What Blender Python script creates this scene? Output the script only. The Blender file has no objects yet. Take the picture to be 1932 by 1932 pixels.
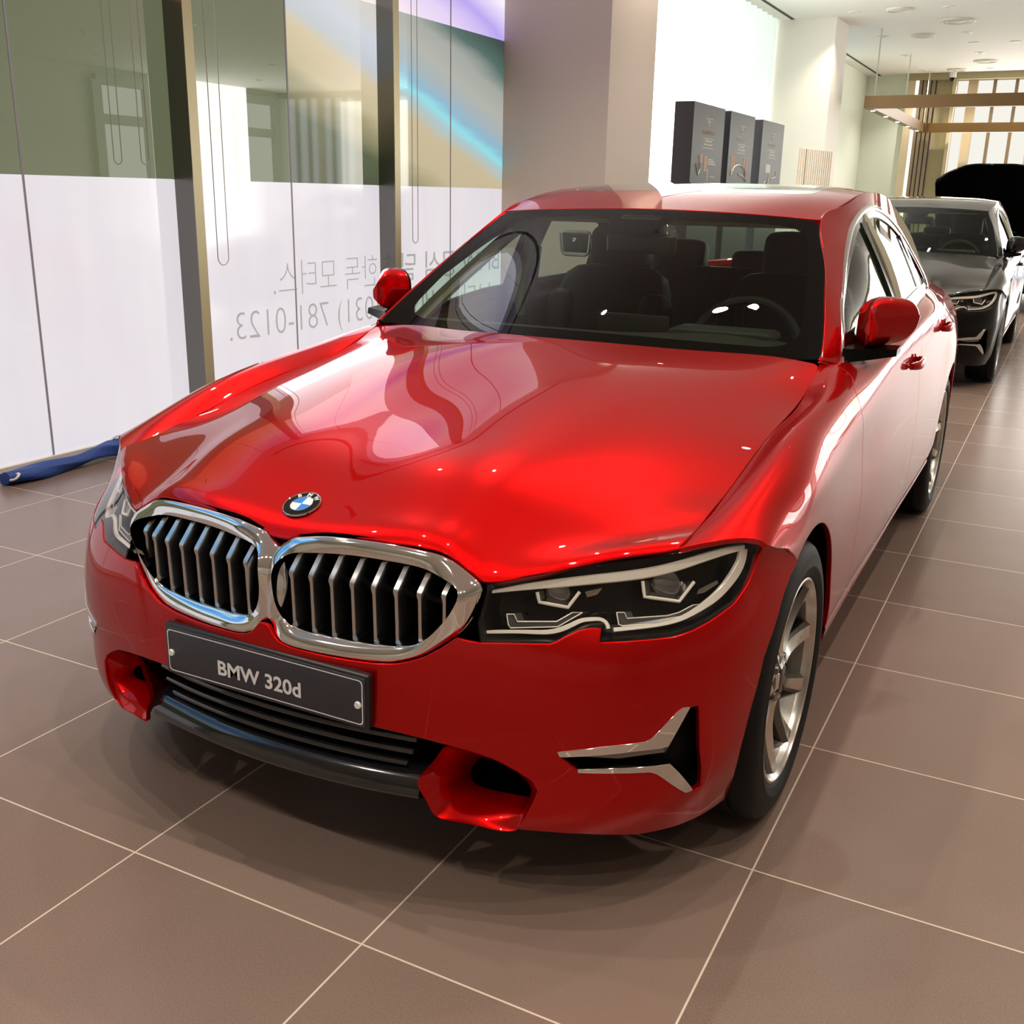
import bpy, bmesh, math, random
import numpy as np
from mathutils import Matrix, Vector, Euler
from mathutils.geometry import delaunay_2d_cdt
random.seed(5)
SC=bpy.context.scene; COL=SC.collection
# ---------------------------------------------------------------- camera, world, exposure
cd=bpy.data.cameras.new('camera'); cam=bpy.data.objects.new('camera',cd); COL.objects.link(cam); SC.camera=cam
cd.sensor_fit='HORIZONTAL'; cd.sensor_width=36; cd.lens=1970.65/1932*36; cd.clip_start=.05; cd.clip_end=200
RX=(0.885629,0.463976,0.019693); RY=(0.151666,-0.248896,-0.956582); RZ=(-0.438929,0.850163,-0.290799)   # camera right, down, forward
m=Matrix(((RX[0],-RY[0],-RZ[0],1.319882),(RX[1],-RY[1],-RZ[1],-1.465078),(RX[2],-RY[2],-RZ[2],1.386126),(0,0,0,1))); cam.matrix_world=m
W=bpy.data.worlds.new('world'); SC.world=W; W.use_nodes=True
bg=W.node_tree.nodes['Background']; bg.inputs[0].default_value=(.80,.90,1,1); bg.inputs[1].default_value=1.0
VS=SC.view_settings; VS.view_transform='Standard'; VS.look='None'; VS.exposure=0.0; VS.gamma=1; VS.use_curve_mapping=False
def area_light(name,loc,size,energy,color,rot):
    L=bpy.data.lights.new(name,'AREA'); L.shape='RECTANGLE'; L.size,L.size_y=size; L.energy=energy; L.color=color
    o=bpy.data.objects.new(name,L); o.location=loc; o.rotation_euler=rot; COL.objects.link(o); return o
# daylight entering through the glazing (one light per window band, lying in the window plane)
area_light('daylight_right',(12.3,19.8,2.0),(6.4,3.4),420,(1,.97,.93),(0,math.radians(90),0))
area_light('daylight_left_far',(-3.12,11.6,2.2),(6.6,3.2),260,(.95,.98,1),(0,math.radians(-90),0))
area_light('daylight_left',(-3.12,4.0,.75),(6.0,1.3),45,(.93,.93,1),(0,math.radians(-90),0))
area_light('daylight_back',(4.5,23.2,2.2),(12,3.0),420,(1,.96,.88),(math.radians(-90),0,0))
# ---------------------------------------------------------------- materials
MATS={}
def P(name,color=(.8,.8,.8),rough=.5,metal=0,coat=0,coat_rough=.03,spec=.5,emit=None,estr=0,ior=1.5,aniso=0):
    if name in MATS: return MATS[name]
    m=bpy.data.materials.new(name); m.use_nodes=True; b=m.node_tree.nodes['Principled BSDF']; I=b.inputs
    I['Base Color'].default_value=(*color,1); I['Roughness'].default_value=rough; I['Metallic'].default_value=metal; I['IOR'].default_value=ior
    I['Coat Weight'].default_value=coat; I['Coat Roughness'].default_value=coat_rough; I['Specular IOR Level'].default_value=spec
    if emit: I['Emission Color'].default_value=(*emit,1); I['Emission Strength'].default_value=estr
    MATS[name]=m; return m
def NT(m): return m.node_tree.nodes, m.node_tree.links, m.node_tree.nodes['Principled BSDF']
def node(nt,t,**k):
    n=nt.nodes.new(t)
    for a,v in k.items(): setattr(n,a,v)
    return n
def glass(name,tint,refl=1.5,rough=0.0,body=None,bodyfac=0):
    """thin glass sheet: Fresnel mirror over a tinted see-through sheet"""
    if name in MATS: return MATS[name]
    m=bpy.data.materials.new(name); m.use_nodes=True; nt=m.node_tree; nt.nodes.clear()
    o=node(nt,'ShaderNodeOutputMaterial'); mx=node(nt,'ShaderNodeMixShader'); fr=node(nt,'ShaderNodeFresnel'); ge=node(nt,'ShaderNodeNewGeometry'); ma=node(nt,'ShaderNodeMath',operation='MULTIPLY_ADD'); ma.inputs[1].default_value=1/refl-refl; ma.inputs[2].default_value=refl; nt.links.new(ge.outputs['Backfacing'],ma.inputs[0]); nt.links.new(ma.outputs[0],fr.inputs[0])
    t=node(nt,'ShaderNodeBsdfTransparent'); t.inputs[0].default_value=(*tint,1); g=node(nt,'ShaderNodeBsdfGlossy'); g.inputs['Roughness'].default_value=rough
    nt.links.new(fr.outputs[0],mx.inputs[0]); nt.links.new(g.outputs[0],mx.inputs[2]); nt.links.new(mx.outputs[0],o.inputs[0])
    if body:
        d=node(nt,'ShaderNodeBsdfDiffuse'); d.inputs[0].default_value=(*body,1); m2=node(nt,'ShaderNodeMixShader'); m2.inputs[0].default_value=bodyfac
        nt.links.new(t.outputs[0],m2.inputs[1]); nt.links.new(d.outputs[0],m2.inputs[2]); nt.links.new(m2.outputs[0],mx.inputs[1])
    else: nt.links.new(t.outputs[0],mx.inputs[1])
    MATS[name]=m; return m
def emis(name,color,s):
    if name in MATS: return MATS[name]
    m=bpy.data.materials.new(name); m.use_nodes=True; nt=m.node_tree; nt.nodes.clear(); o=node(nt,'ShaderNodeOutputMaterial'); e=node(nt,'ShaderNodeEmission')
    e.inputs[0].default_value=(*color,1); e.inputs[1].default_value=s; nt.links.new(e.outputs[0],o.inputs[0]); MATS[name]=m; return m
def noise_color(m,c1,c2,scale,detail=4,stretch=(1,1,1),lo=.35,hi=.65,rough=None):
    N,L,b=NT(m); nt=m.node_tree; tc=node(nt,'ShaderNodeTexCoord'); mp=node(nt,'ShaderNodeMapping'); mp.inputs['Scale'].default_value=stretch
    no=node(nt,'ShaderNodeTexNoise'); no.inputs['Scale'].default_value=scale; no.inputs['Detail'].default_value=detail; r=node(nt,'ShaderNodeValToRGB')
    r.color_ramp.elements[0].position=lo; r.color_ramp.elements[1].position=hi; r.color_ramp.elements[0].color=(*c1,1); r.color_ramp.elements[1].color=(*c2,1)
    L.new(tc.outputs['Object'],mp.inputs[0]); L.new(mp.outputs[0],no.inputs[0]); L.new(no.outputs[0],r.inputs[0]); L.new(r.outputs[0],b.inputs['Base Color'])
    return m
RED=P('red_car_paint',(.50,.0002,.0008),.33,.75,1.0,.012,spec=.1)
BLACKPAINT=P('black_car_paint',(.0025,.0022,.002),.3,.0,1.0,.012,spec=.1)
RED.node_tree.nodes['Principled BSDF'].inputs['Coat IOR'].default_value=1.36; BLACKPAINT.node_tree.nodes['Principled BSDF'].inputs['Coat IOR'].default_value=1.27
RED.node_tree.nodes['Principled BSDF'].inputs['Specular Tint'].default_value=(.35,.0,.0,1)
CHROME=P('chrome',(.80,.80,.79),.05,1)
SATIN=P('satin_silver',(.62,.61,.59),.22,1)
PIANO=P('gloss_black',(.002,.002,.002),.08,0,.3,spec=.3)
PLASTIC=P('black_plastic',(.0022,.0022,.0024),.45,spec=.18)
RUBBER=P('tyre_rubber',(.0045,.0042,.004),.6,spec=.25)
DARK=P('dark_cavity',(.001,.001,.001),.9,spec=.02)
TRIMBLACK=P('window_surround_black',(.0015,.0015,.0015),.2,spec=.2)
SCREENGLASS=glass('windscreen_glass',(.74,.84,.74),1.31)
SIDEGLASS=glass('side_glass',(.74,.88,.80),1.48)
LENSG=glass('headlight_lens',(.93,.93,.93),1.45)
RIMM=P('alloy_silver',(.56,.54,.50),.25,1)
RIMD=P('alloy_grey',(.20,.19,.175),.35,1)
SEAT=P('black_leather',(.006,.0045,.003),.55,spec=.3)
HEADLINER=P('beige_headliner',(.40,.38,.28),.85)
DASH=P('dashboard_plastic',(.009,.0082,.005),.6,spec=.25)
# ---------------------------------------------------------------- mesh helpers
def link(me,name,mats,parent=None):
    o=bpy.data.objects.new(name,me); COL.objects.link(o)
    for mm in (mats if isinstance(mats,(list,tuple)) else [mats]): me.materials.append(mm)
    if parent is not None: o.parent=parent
    return o
def mesh(name,V,F,mats,parent=None,smooth=True,N=None,mi=None,sharp=None):
    me=bpy.data.meshes.new(name); me.from_pydata([tuple(map(float,v)) for v in V],[],[tuple(map(int,f)) for f in F]); me.validate(clean_customdata=False)
    if smooth: me.polygons.foreach_set('use_smooth',[True]*len(me.polygons))
    if mi is not None and len(mi)==len(me.polygons): me.polygons.foreach_set('material_index',mi)
    if sharp is not None: me.set_sharp_from_angle(angle=math.radians(sharp))
    if N is not None: me.normals_split_custom_set_from_vertices([tuple(map(float,n)) for n in N])
    me.update(); return link(me,name,mats,parent)
def empty(name,loc=(0,0,0),rz=0,label=None,cat=None,group=None):
    o=bpy.data.objects.new(name,None); COL.objects.link(o); o.location=loc; o.rotation_euler=(0,0,rz); o.empty_display_size=.1
    tag(o,label,cat,group); return o
def tag(o,label=None,cat=None,group=None,kind=None):
    for k,v in (('label',label),('category',cat),('group',group),('kind',kind)):
        if v: o[k]=v
    return o
class MB:
    """collects boxes, bars, tubes and lofts into ONE mesh"""
    def __init__(s): s.V=[]; s.F=[]; s.M=[]
    def add(s,V,F,mi=0):
        b=len(s.V); s.V+= [tuple(map(float,v)) for v in V]; s.F+=[tuple(int(i)+b for i in f) for f in F]; s.M+=[mi]*len(F); return s
    def box(s,c,d,rot=None,bev=0,mi=0,seg=2):
        bm=bmesh.new(); bmesh.ops.create_cube(bm,size=1); bmesh.ops.scale(bm,vec=d,verts=bm.verts)
        if bev: bmesh.ops.bevel(bm,geom=bm.edges[:],offset=bev,segments=seg,profile=.5,affect='EDGES')
        M=Matrix.Translation(c)@(rot.to_4x4() if rot is not None else Matrix()); bm.transform(M); bm.verts.index_update()
        s.add([v.co for v in bm.verts],[[v.index for v in f.verts] for f in bm.faces],mi); bm.free(); return s
    def box2(s,a,b,bev=0,mi=0):
        a=np.array(a,float);b=np.array(b,float); return s.box(tuple((a+b)/2),tuple(abs(b-a)),bev=bev,mi=mi)
    def loft(s,rings,closed=True,cap0=False,cap1=False,mi=0,loop=False,flip=False):
        R_=[np.asarray(r,float) for r in rings]; n=len(R_[0]); V=np.vstack(R_); F=[]; k=len(R_)
        for i in range(k if loop else k-1):
            a=i*n; b=((i+1)%k)*n
            for j in range(n if closed else n-1):
                q=(a+j,a+(j+1)%n,b+(j+1)%n,b+j); F.append(q[::-1] if flip else q)
        if cap0: F.append(tuple(range(n))[::-1] if not flip else tuple(range(n)))
        if cap1: q=tuple(range((k-1)*n,k*n)); F.append(q if not flip else q[::-1])
        return s.add(V,F,mi)
    def tube(s,pts,r,n=8,mi=0,closed=False,cap=True):
        Pn=np.asarray(pts,float); k=len(Pn); rr=np.full(k,r) if not hasattr(r,'__len__') else np.asarray(r)
        T=np.gradient(Pn,axis=0) if not closed else np.roll(Pn,-1,0)-np.roll(Pn,1,0); T/=np.linalg.norm(T,axis=1)[:,None]+1e-12
        up=np.array([0,0,1.]) if abs(T[0][2])<.9 else np.array([1.,0,0]); a=np.cross(T[0],up); a/=np.linalg.norm(a); rings=[]
        for i in range(k):
            a=a-T[i]*(a@T[i]); a/=np.linalg.norm(a); b=np.cross(T[i],a)
            rings.append([Pn[i]+rr[i]*(math.cos(t)*a+math.sin(t)*b) for t in np.linspace(0,2*math.pi,n,endpoint=False)])
        return s.loft(rings,True,cap and not closed,cap and not closed,mi,loop=closed)
    def lathe(s,prof,c=(0,0,0),axis='x',n=48,mi=0):
        """profile of (offset along axis, radius)"""
        rings=[]
        for o_,r_ in prof:
            t=np.linspace(0,2*math.pi,n,endpoint=False); z=np.zeros(n)+o_; A=r_*np.cos(t); B=r_*np.sin(t)
            q=np.c_[z,A,B] if axis=='x' else (np.c_[A,z,B] if axis=='y' else np.c_[A,B,z]); rings.append(q+np.array(c))
        return s.loft(rings,True,mi=mi,flip=(axis=='y'))
    def prism(s,poly,d,mi=0,bev=0):
        """polygon (3d points) pushed along vector d; bev shrinks the end cap a little"""
        A=np.asarray(poly,float); B=A+np.asarray(d,float)
        if bev: c=B.mean(0); B=B+(c-B)*bev
        return s.loft([A,B],True,True,True,mi)
    def obj(s,name,mats,parent=None,smooth=True,sharp=30):
        o=mesh(name,s.V,s.F,mats,parent,smooth,mi=s.M,sharp=sharp if smooth else None)
        bm=bmesh.new(); bm.from_mesh(o.data); bmesh.ops.recalc_face_normals(bm,faces=bm.faces[:]); bm.to_mesh(o.data); bm.free()
        return o
def text_mesh(body,size,font=None,extrude=0,align='CENTER',bold=0):
    cu=bpy.data.curves.new('lettering','FONT'); cu.body=body; cu.size=size; cu.align_x=align; cu.extrude=extrude; cu.offset=bold; cu.resolution_u=4
    o=bpy.data.objects.new('lettering',cu); COL.objects.link(o); dg=bpy.context.evaluated_depsgraph_get()
    me=bpy.data.meshes.new_from_object(o.evaluated_get(dg)); bpy.data.objects.remove(o); bpy.data.curves.remove(cu); return me
def text_obj(name,body,size,M,mat,parent=None,extrude=.0004,fit=None,bold=0):
    """lettering laid on a plane; fit=(width,height) stretches it to that size"""
    me=text_mesh(body,size,extrude=extrude,bold=bold); n=len(me.vertices); co=np.empty(n*3); me.vertices.foreach_get('co',co); co=co.reshape(-1,3)
    lo=co.min(0); hi=co.max(0); co[:,:2]-=((lo+hi)/2)[:2]
    if fit: co[:,0]*=fit[0]/(hi[0]-lo[0]); co[:,1]*=fit[1]/(hi[1]-lo[1])
    A=np.array(M.to_3x3()); co=co@A.T+np.array(M.translation); me.vertices.foreach_set('co',co.ravel()); me.update(); me.name=name
    return link(me,name,mat,parent)
# ---------------------------------------------------------------- panels cut from the smooth surfaces
CTR=np.array([0,2.4,.45])
def inside(pts,poly):
    x,y=pts[:,0],pts[:,1]; c=np.zeros(len(pts),bool); X,Y=poly[:,0],poly[:,1]; X2,Y2=np.roll(X,-1),np.roll(Y,-1)
    for a,b,c2,d in zip(X,Y,X2,Y2):
        if b!=d: c^=((b>y)!=(d>y))&(x<(c2-a)*(y-b)/(d-b)+a)
    return c
def inset(poly,g):
    a=np.roll(poly,1,0); b=np.roll(poly,-1,0); e1=poly-a; e2=b-poly
    e1/=np.linalg.norm(e1,axis=1)[:,None]+1e-12; e2/=np.linalg.norm(e2,axis=1)[:,None]+1e-12
    n=np.c_[-(e1+e2)[:,1],(e1+e2)[:,0]]; n/=np.maximum(np.linalg.norm(n,axis=1)[:,None],.3); return poly+n*g
def area2(p): return .5*np.sum(p[:,0]*np.roll(p[:,1],-1)-np.roll(p[:,0],-1)*p[:,1])
def seg_dist(pts,poly):
    d=np.full(len(pts),9.); A=poly; B=np.roll(poly,-1,0)
    for a,b in zip(A,B):
        t=np.clip(((pts-a)@(b-a))/((b-a)@(b-a)+1e-12),0,1); d=np.minimum(d,np.linalg.norm(pts-(a+t[:,None]*(b-a)),axis=1))
    return d
def clean(p,eps=1e-4):
    k=[0]
    for i in range(1,len(p)):
        if np.linalg.norm(p[i]-p[k[-1]])>eps: k.append(i)
    if np.linalg.norm(p[k[-1]]-p[k[0]])<eps: k=k[:-1]
    return p[k]
def panel(name,S,outer,mat,parent,h=.03,holes=(),depth=.012,gap=.0016,off=0.0,mirror=False,uv=False,axes=(0,1,2),flange=True,edge_r=.0022,disp=None):
    """a sheet cut out of surface S along outer (3d points or uv), rolled over at its edges and turned inwards by depth"""
    loops=[]
    for k,p in enumerate([outer]+list(holes)):
        q=np.asarray(p,float) if (uv or np.asarray(p).shape[1]==2) else S.inv(p,axes)
        q=clean(resample(clean(q),h*.5,True))
        if (area2(q)>0)!=(k==0): q=q[::-1]
        loops.append(inset(q,gap) if gap else q)
    q0=loops[0]; lo=q0.min(0); hi=q0.max(0)
    U,V=np.meshgrid(np.arange(lo[0]+h*.5,hi[0],h),np.arange(lo[1]+h*.5,hi[1],h*.92),indexing='ij'); V=V.copy(); U=U+ (np.arange(U.shape[1])%2)[None,:]*h*.5
    I=np.c_[U.ravel(),V.ravel()]; ok=inside(I,q0)&(seg_dist(I,q0)>h*.42)
    for q in loops[1:]: ok&=~inside(I,q)&(seg_dist(I,q)>h*.42)
    I=I[ok]; pts=np.vstack(loops+[I]); ed=[]; b=0
    for q in loops: n=len(q); ed+=[(b+i,b+(i+1)%n) for i in range(n)]; b+=n
    nb=b
    r=delaunay_2d_cdt([Vector(p) for p in pts],ed,[],0,1e-7)
    vs=np.array([tuple(v) for v in r[0]]); F=np.array([f for f in r[2] if len(f)==3]); c=vs[F].mean(1); keep=inside(c,q0)
    for q in loops[1:]: keep&=~inside(c,q)
    F=F[keep]; Pn=S(vs[:,0],vs[:,1]); N=S.normal(vs[:,0],vs[:,1]); s=np.sign(((Pn-CTR)*N).sum(1).mean()) or 1; N=N*s
    if disp is not None: Pn=Pn+N*disp(Pn)[:,None]
    if off: Pn=Pn+N*off
    fn=np.cross(Pn[F[:,1]]-Pn[F[:,0]],Pn[F[:,2]]-Pn[F[:,0]]); fl=(fn*N[F[:,0]]).sum(1)<0; F[fl]=F[fl][:,::-1]
    faces=[tuple(f) for f in F]; VV=list(Pn); NN=list(N)
    if flange:
        orig=r[3]; back={}
        for i,ol in enumerate(orig):
            for o_ in ol: back[o_]=i
        b=0
        for q in loops:
            n=len(q); idx=[back[b+i] for i in range(n)]; b+=n
            A=Pn[idx]; nn=N[idx]; T=np.roll(A,-1,0)-np.roll(A,1,0); B=np.cross(T,nn); B/=np.linalg.norm(B,axis=1)[:,None]+1e-12
            e=1e-3
            uvn=np.c_[(np.roll(q,-1,0)-np.roll(q,1,0))[:,1],-(np.roll(q,-1,0)-np.roll(q,1,0))[:,0]]; uvn/=np.linalg.norm(uvn,axis=1)[:,None]+1e-12
            out=S(q[:,0]+uvn[:,0]*e,q[:,1]+uvn[:,1]*e)-S(q[:,0],q[:,1]); sg=np.sign((out*B).sum(1)); sg[sg==0]=1; B=B*sg[:,None]
            base=len(VV); r1=A+B*edge_r*.7-nn*edge_r*.3; r2=A+B*edge_r-nn*edge_r; r3=A+B*edge_r*.8-nn*depth
            n1=nn*.7+B*.7; VV+=list(r1)+list(r2)+list(r3); NN+=list(n1)+list(B)+list(B)
            for i in range(n):
                j=(i+1)%n
                for a0,a1,b0,b1 in ((idx[i],idx[j],base+i,base+j),(base+i,base+j,base+n+i,base+n+j),(base+n+i,base+n+j,base+2*n+i,base+2*n+j)):
                    f=(a0,b0,b1,a1); p=[np.asarray(VV[t]) for t in f]; g=np.cross(p[1]-p[0],p[3]-p[0])
                    if g@(np.asarray(NN[f[0]])+np.asarray(NN[f[1]]))<0: f=f[::-1]
                    faces.append(f)
    VV=np.array(VV); NN=np.array(NN)
    if mirror: VV=VV*[-1,1,1]; NN=NN*[-1,1,1]; faces=[f[::-1] for f in faces]
    return mesh(name,VV,faces,mat,parent,True,N=NN)
def strip(name,pts,w,mat,parent,S=None,off=0.0,mirror=False,thick=.006,h=None,nrm=None):
    """flat-topped moulding following pts; w = width along the path (number or list), profile rounded"""
    Pn=np.asarray(pts,float); ww=np.full(len(Pn),w) if not hasattr(w,'__len__') else np.asarray(w,float)
    if S is not None:
        q=S.inv(Pn); N=S.normal(q[:,0],q[:,1]); s=np.sign(((Pn-CTR)*N).sum(1).mean()); N=N*s
    else: N=np.tile(np.asarray(nrm,float),(len(Pn),1)); N/=np.linalg.norm(N,axis=1)[:,None]
    T=np.gradient(Pn,axis=0); T/=np.linalg.norm(T,axis=1)[:,None]+1e-12; B=np.cross(T,N); B/=np.linalg.norm(B,axis=1)[:,None]+1e-12
    prof=[(-.5,-1),(-.5,-.25),(-.40,0),(.40,0),(.5,-.25),(.5,-1)]; A=[]
    for i in range(len(Pn)): A.append([Pn[i]+N[i]*(off+t*thick)+B[i]*ww[i]*s_ for s_,t in prof])
    mb=MB().loft(A,True,True,True)
    if mirror: mb.V=[(-a,b,c) for a,b,c in mb.V]
    return mb.obj(name,mat,parent)
# --- smooth surfaces through measured points (metres; x = car's left, y = rearwards, z = up) ---
def nat_matrix(t, q):
    """weights of a natural cubic spline with knots t evaluated at q: (len(q), len(t)); linear outside"""
    t=np.asarray(t,float); q=np.atleast_1d(np.asarray(q,float)); n=len(t); h=np.diff(t)
    A=np.zeros((n,n)); B=np.zeros((n,n)); A[0,0]=A[-1,-1]=1
    for i in range(1,n-1):
        A[i,i-1]=h[i-1]; A[i,i]=2*(h[i-1]+h[i]); A[i,i+1]=h[i]
        B[i,i-1]=6/h[i-1]; B[i,i]=-6/h[i-1]-6/h[i]; B[i,i+1]=6/h[i]
    M=np.linalg.solve(A,B)
    qc=np.clip(q,t[0],t[-1]); k=np.clip(np.searchsorted(t,qc,side='right')-1,0,n-2)
    I=np.eye(n); hk=h[k][:,None]; a=(t[k+1]-qc)[:,None]; b=(qc-t[k])[:,None]
    W=M[k]*a**3/(6*hk)+M[k+1]*b**3/(6*hk)+(I[k]/hk-M[k]*hk/6)*a+(I[k+1]/hk-M[k+1]*hk/6)*b
    lo=q<t[0]; hi=q>t[-1]
    if lo.any():
        d=(I[1]-I[0])/h[0]-h[0]/6*(2*M[0]+M[1]); W[lo]=I[0]+(q[lo]-t[0])[:,None]*d
    if hi.any():
        d=(I[-1]-I[-2])/h[-1]+h[-1]/6*(M[-2]+2*M[-1]); W[hi]=I[-1]+(q[hi]-t[-1])[:,None]*d
    return W
def spline(pts, n=None, closed=False, q=None):
    """points along a natural spline through pts (chord-length parameter)"""
    P=np.asarray(pts,float)
    if closed:
        m=min(4,len(P)-1); P2=np.vstack([P[-m:],P,P[:m+1]])
        d=np.r_[0,np.cumsum(np.linalg.norm(np.diff(P2,axis=0),axis=1))]
        q=np.linspace(d[m],d[m+len(P)],n,endpoint=False); return nat_matrix(d,q)@P2
    d=np.r_[0,np.cumsum(np.linalg.norm(np.diff(P,axis=0),axis=1))]
    return nat_matrix(d,np.linspace(0,d[-1],n) if q is None else np.asarray(q)*d[-1])@P
def resample(pts, step, closed=False):
    P=np.asarray(pts,float)
    if closed: P=np.vstack([P,P[:1]])
    out=[]
    for a,b in zip(P[:-1],P[1:]):
        k=max(1,int(np.ceil(np.linalg.norm(b-a)/step))); out+=[a+(b-a)*i/k for i in range(k)]
    if not closed: out.append(P[-1])
    return np.array(out)
def round_poly(P, r, n=4, closed=True):
    """fillet the corners of a polygon"""
    P=np.asarray(P,float); N=len(P); out=[]
    rr=r if hasattr(r,'__len__') else [r]*N
    for i in range(N):
        if not closed and i in (0,N-1): out.append(P[i]); continue
        a,b,c=P[i-1],P[i],P[(i+1)%N]; la=np.linalg.norm(a-b); lc=np.linalg.norm(c-b); k=min(rr[i],la*.48,lc*.48)
        if k<1e-5: out.append(b); continue
        p=b+(a-b)/la*k; q=b+(c-b)/lc*k
        for j in range(n+1):
            s=j/n; out.append((1-s)**2*p+2*s*(1-s)*b+s*s*q)
    return np.array(out)
class Grid:
    def __init__(s, rows, u=None, v=None):
        s.G=np.asarray(rows,float)
        s.u=np.asarray(u,float) if u is not None else np.r_[0,np.cumsum(np.linalg.norm(np.diff(s.G,axis=0),axis=2).mean(1))]
        s.v=np.asarray(v,float) if v is not None else np.r_[0,np.cumsum(np.linalg.norm(np.diff(s.G,axis=1),axis=2).mean(0))]
    def __call__(s, u, v):
        Wu=nat_matrix(s.u,u); Wv=nat_matrix(s.v,v)
        return np.einsum('ki,kj,ijc->kc',Wu,Wv,s.G)
    def normal(s, u, v, e=2e-3):
        u=np.atleast_1d(u).astype(float); v=np.atleast_1d(v).astype(float)
        n=np.cross(s(u+e,v)-s(u-e,v),s(u,v+e)-s(u,v-e)); return n/np.linalg.norm(n,axis=1)[:,None]
    def _coarse(s):
        if not hasattr(s,'c'):
            U,V=np.meshgrid(np.linspace(s.u[0],s.u[-1],61),np.linspace(s.v[0],s.v[-1],61),indexing='ij')
            s.c=(U.ravel(),V.ravel(),s(U.ravel(),V.ravel()))
        return s.c
    def inv(s, P, axes=(0,1,2)):
        """(u,v) of the surface points nearest to P, compared on the given axes only"""
        P=np.atleast_2d(np.asarray(P,float)); U,V,Q=s._coarse(); ax=list(axes)
        i=np.array([((Q[:,ax]-p[ax])**2).sum(1).argmin() for p in P]); u=U[i].copy(); v=V[i].copy(); e=1e-4
        for _ in range(12):
            F=s(u,v); a=((s(u+e,v)-F)/e)[:,ax]; b=((s(u,v+e)-F)/e)[:,ax]; d=(P-F)[:,ax]
            aa=(a*a).sum(1)+1e-9; bb=(b*b).sum(1)+1e-9; ab=(a*b).sum(1); ad=(a*d).sum(1); bd=(b*d).sum(1); D=aa*bb-ab*ab+1e-12
            du=(bb*ad-ab*bd)/D; dv=(aa*bd-ab*ad)/D; m=np.maximum(1,np.maximum(abs(du),abs(dv))/.1)
            u+=du/m; v+=dv/m
        return np.c_[u,v]
def mir(rows):
    """full-width grid from the left half (first column on the centre line)"""
    G=np.asarray(rows,float); return np.concatenate([G[:,:0:-1]*[-1,1,1],G],axis=1)
# hood, front edge to cowl
HOOD=Grid(mir([
 [(0,.055,.660),(.2,.065,.672),(.36,.09,.665),(.444,.118,.655),(.60,.225,.672),(.735,.335,.705)],
 [(0,.085,.728),(.2,.096,.745),(.36,.117,.740),(.444,.127,.700),(.60,.235,.729),(.740,.363,.748)],
 [(0,.155,.768),(.2,.165,.781),(.36,.185,.772),(.437,.205,.741),(.605,.305,.748),(.742,.43,.759)],
 [(0,.30,.825),(.2,.305,.836),(.36,.32,.824),(.450,.335,.791),(.61,.405,.773),(.743,.53,.773)],
 [(0,.50,.870),(.2,.50,.878),(.36,.505,.867),(.475,.51,.837),(.62,.55,.804),(.744,.63,.787)],
 [(0,.75,.911),(.2,.75,.917),(.36,.75,.907),(.50,.75,.878),(.625,.76,.847),(.745,.79,.819)],
 [(0,1.02,.951),(.2,1.02,.954),(.36,1.02,.943),(.51,1.02,.914),(.63,1.03,.886),(.745,1.06,.860)],
 [(0,1.16,.971),(.2,1.18,.971),(.37,1.22,.960),(.518,1.26,.942),(.63,1.28,.922),(.745,1.30,.890)],
 [(0,1.300,.989),(.2,1.337,.984),(.37,1.41,.973),(.52,1.48,.966),(.635,1.512,.960),(.742,1.499,.952)],
 ]))
# front fascia, top edge to underside (rows), centre to wheel arch (columns)
def _fr(z,xy): return [(x,y,z if not hasattr(z,'__len__') else z[i]) for i,(x,y) in enumerate(xy)]
FASCIA=Grid(mir([
 [(0,.075,.70),(.16,.083,.70),(.30,.10,.70),(.444,.125,.698),(.57,.203,.723),(.705,.33,.738),(.79,.405,.755),(.838,.452,.757),(.871,.482,.747)],
 _fr([.66]*7+[.665,.670],[(0,.055),(.16,.063),(.30,.085),(.45,.114),(.595,.19),(.718,.288),(.802,.37),(.860,.462),(.9065,.637)]),
 _fr(.60,[(0,.03),(.16,.037),(.30,.058),(.45,.092),(.60,.157),(.722,.240),(.810,.330),(.864,.418),(.903,.547)]),
 _fr(.53,[(0,.015),(.16,.02),(.30,.040),(.45,.077),(.60,.133),(.722,.21),(.81,.30),(.862,.38),(.898,.485)]),
 _fr(.45,[(0,.010),(.16,.017),(.30,.033),(.45,.070),(.60,.122),(.72,.195),(.81,.285),(.86,.365),(.890,.448)]),
 _fr(.385,[(0,.005),(.16,.012),(.30,.030),(.45,.068),(.60,.122),(.72,.195),(.81,.285),(.855,.355),(.882,.430)]),
 _fr(.32,[(0,.002),(.16,.01),(.30,.028),(.45,.066),(.60,.122),(.72,.20),(.805,.285),(.85,.355),(.875,.427)]),
 _fr(.25,[(0,.010),(.16,.014),(.30,.026),(.45,.06),(.60,.118),(.71,.195),(.79,.28),(.835,.36),(.862,.437)]),
 _fr(.19,[(0,.040),(.16,.043),(.30,.055),(.45,.085),(.60,.14),(.70,.215),(.775,.295),(.82,.375),(.846,.46)]),
 ]))
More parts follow.
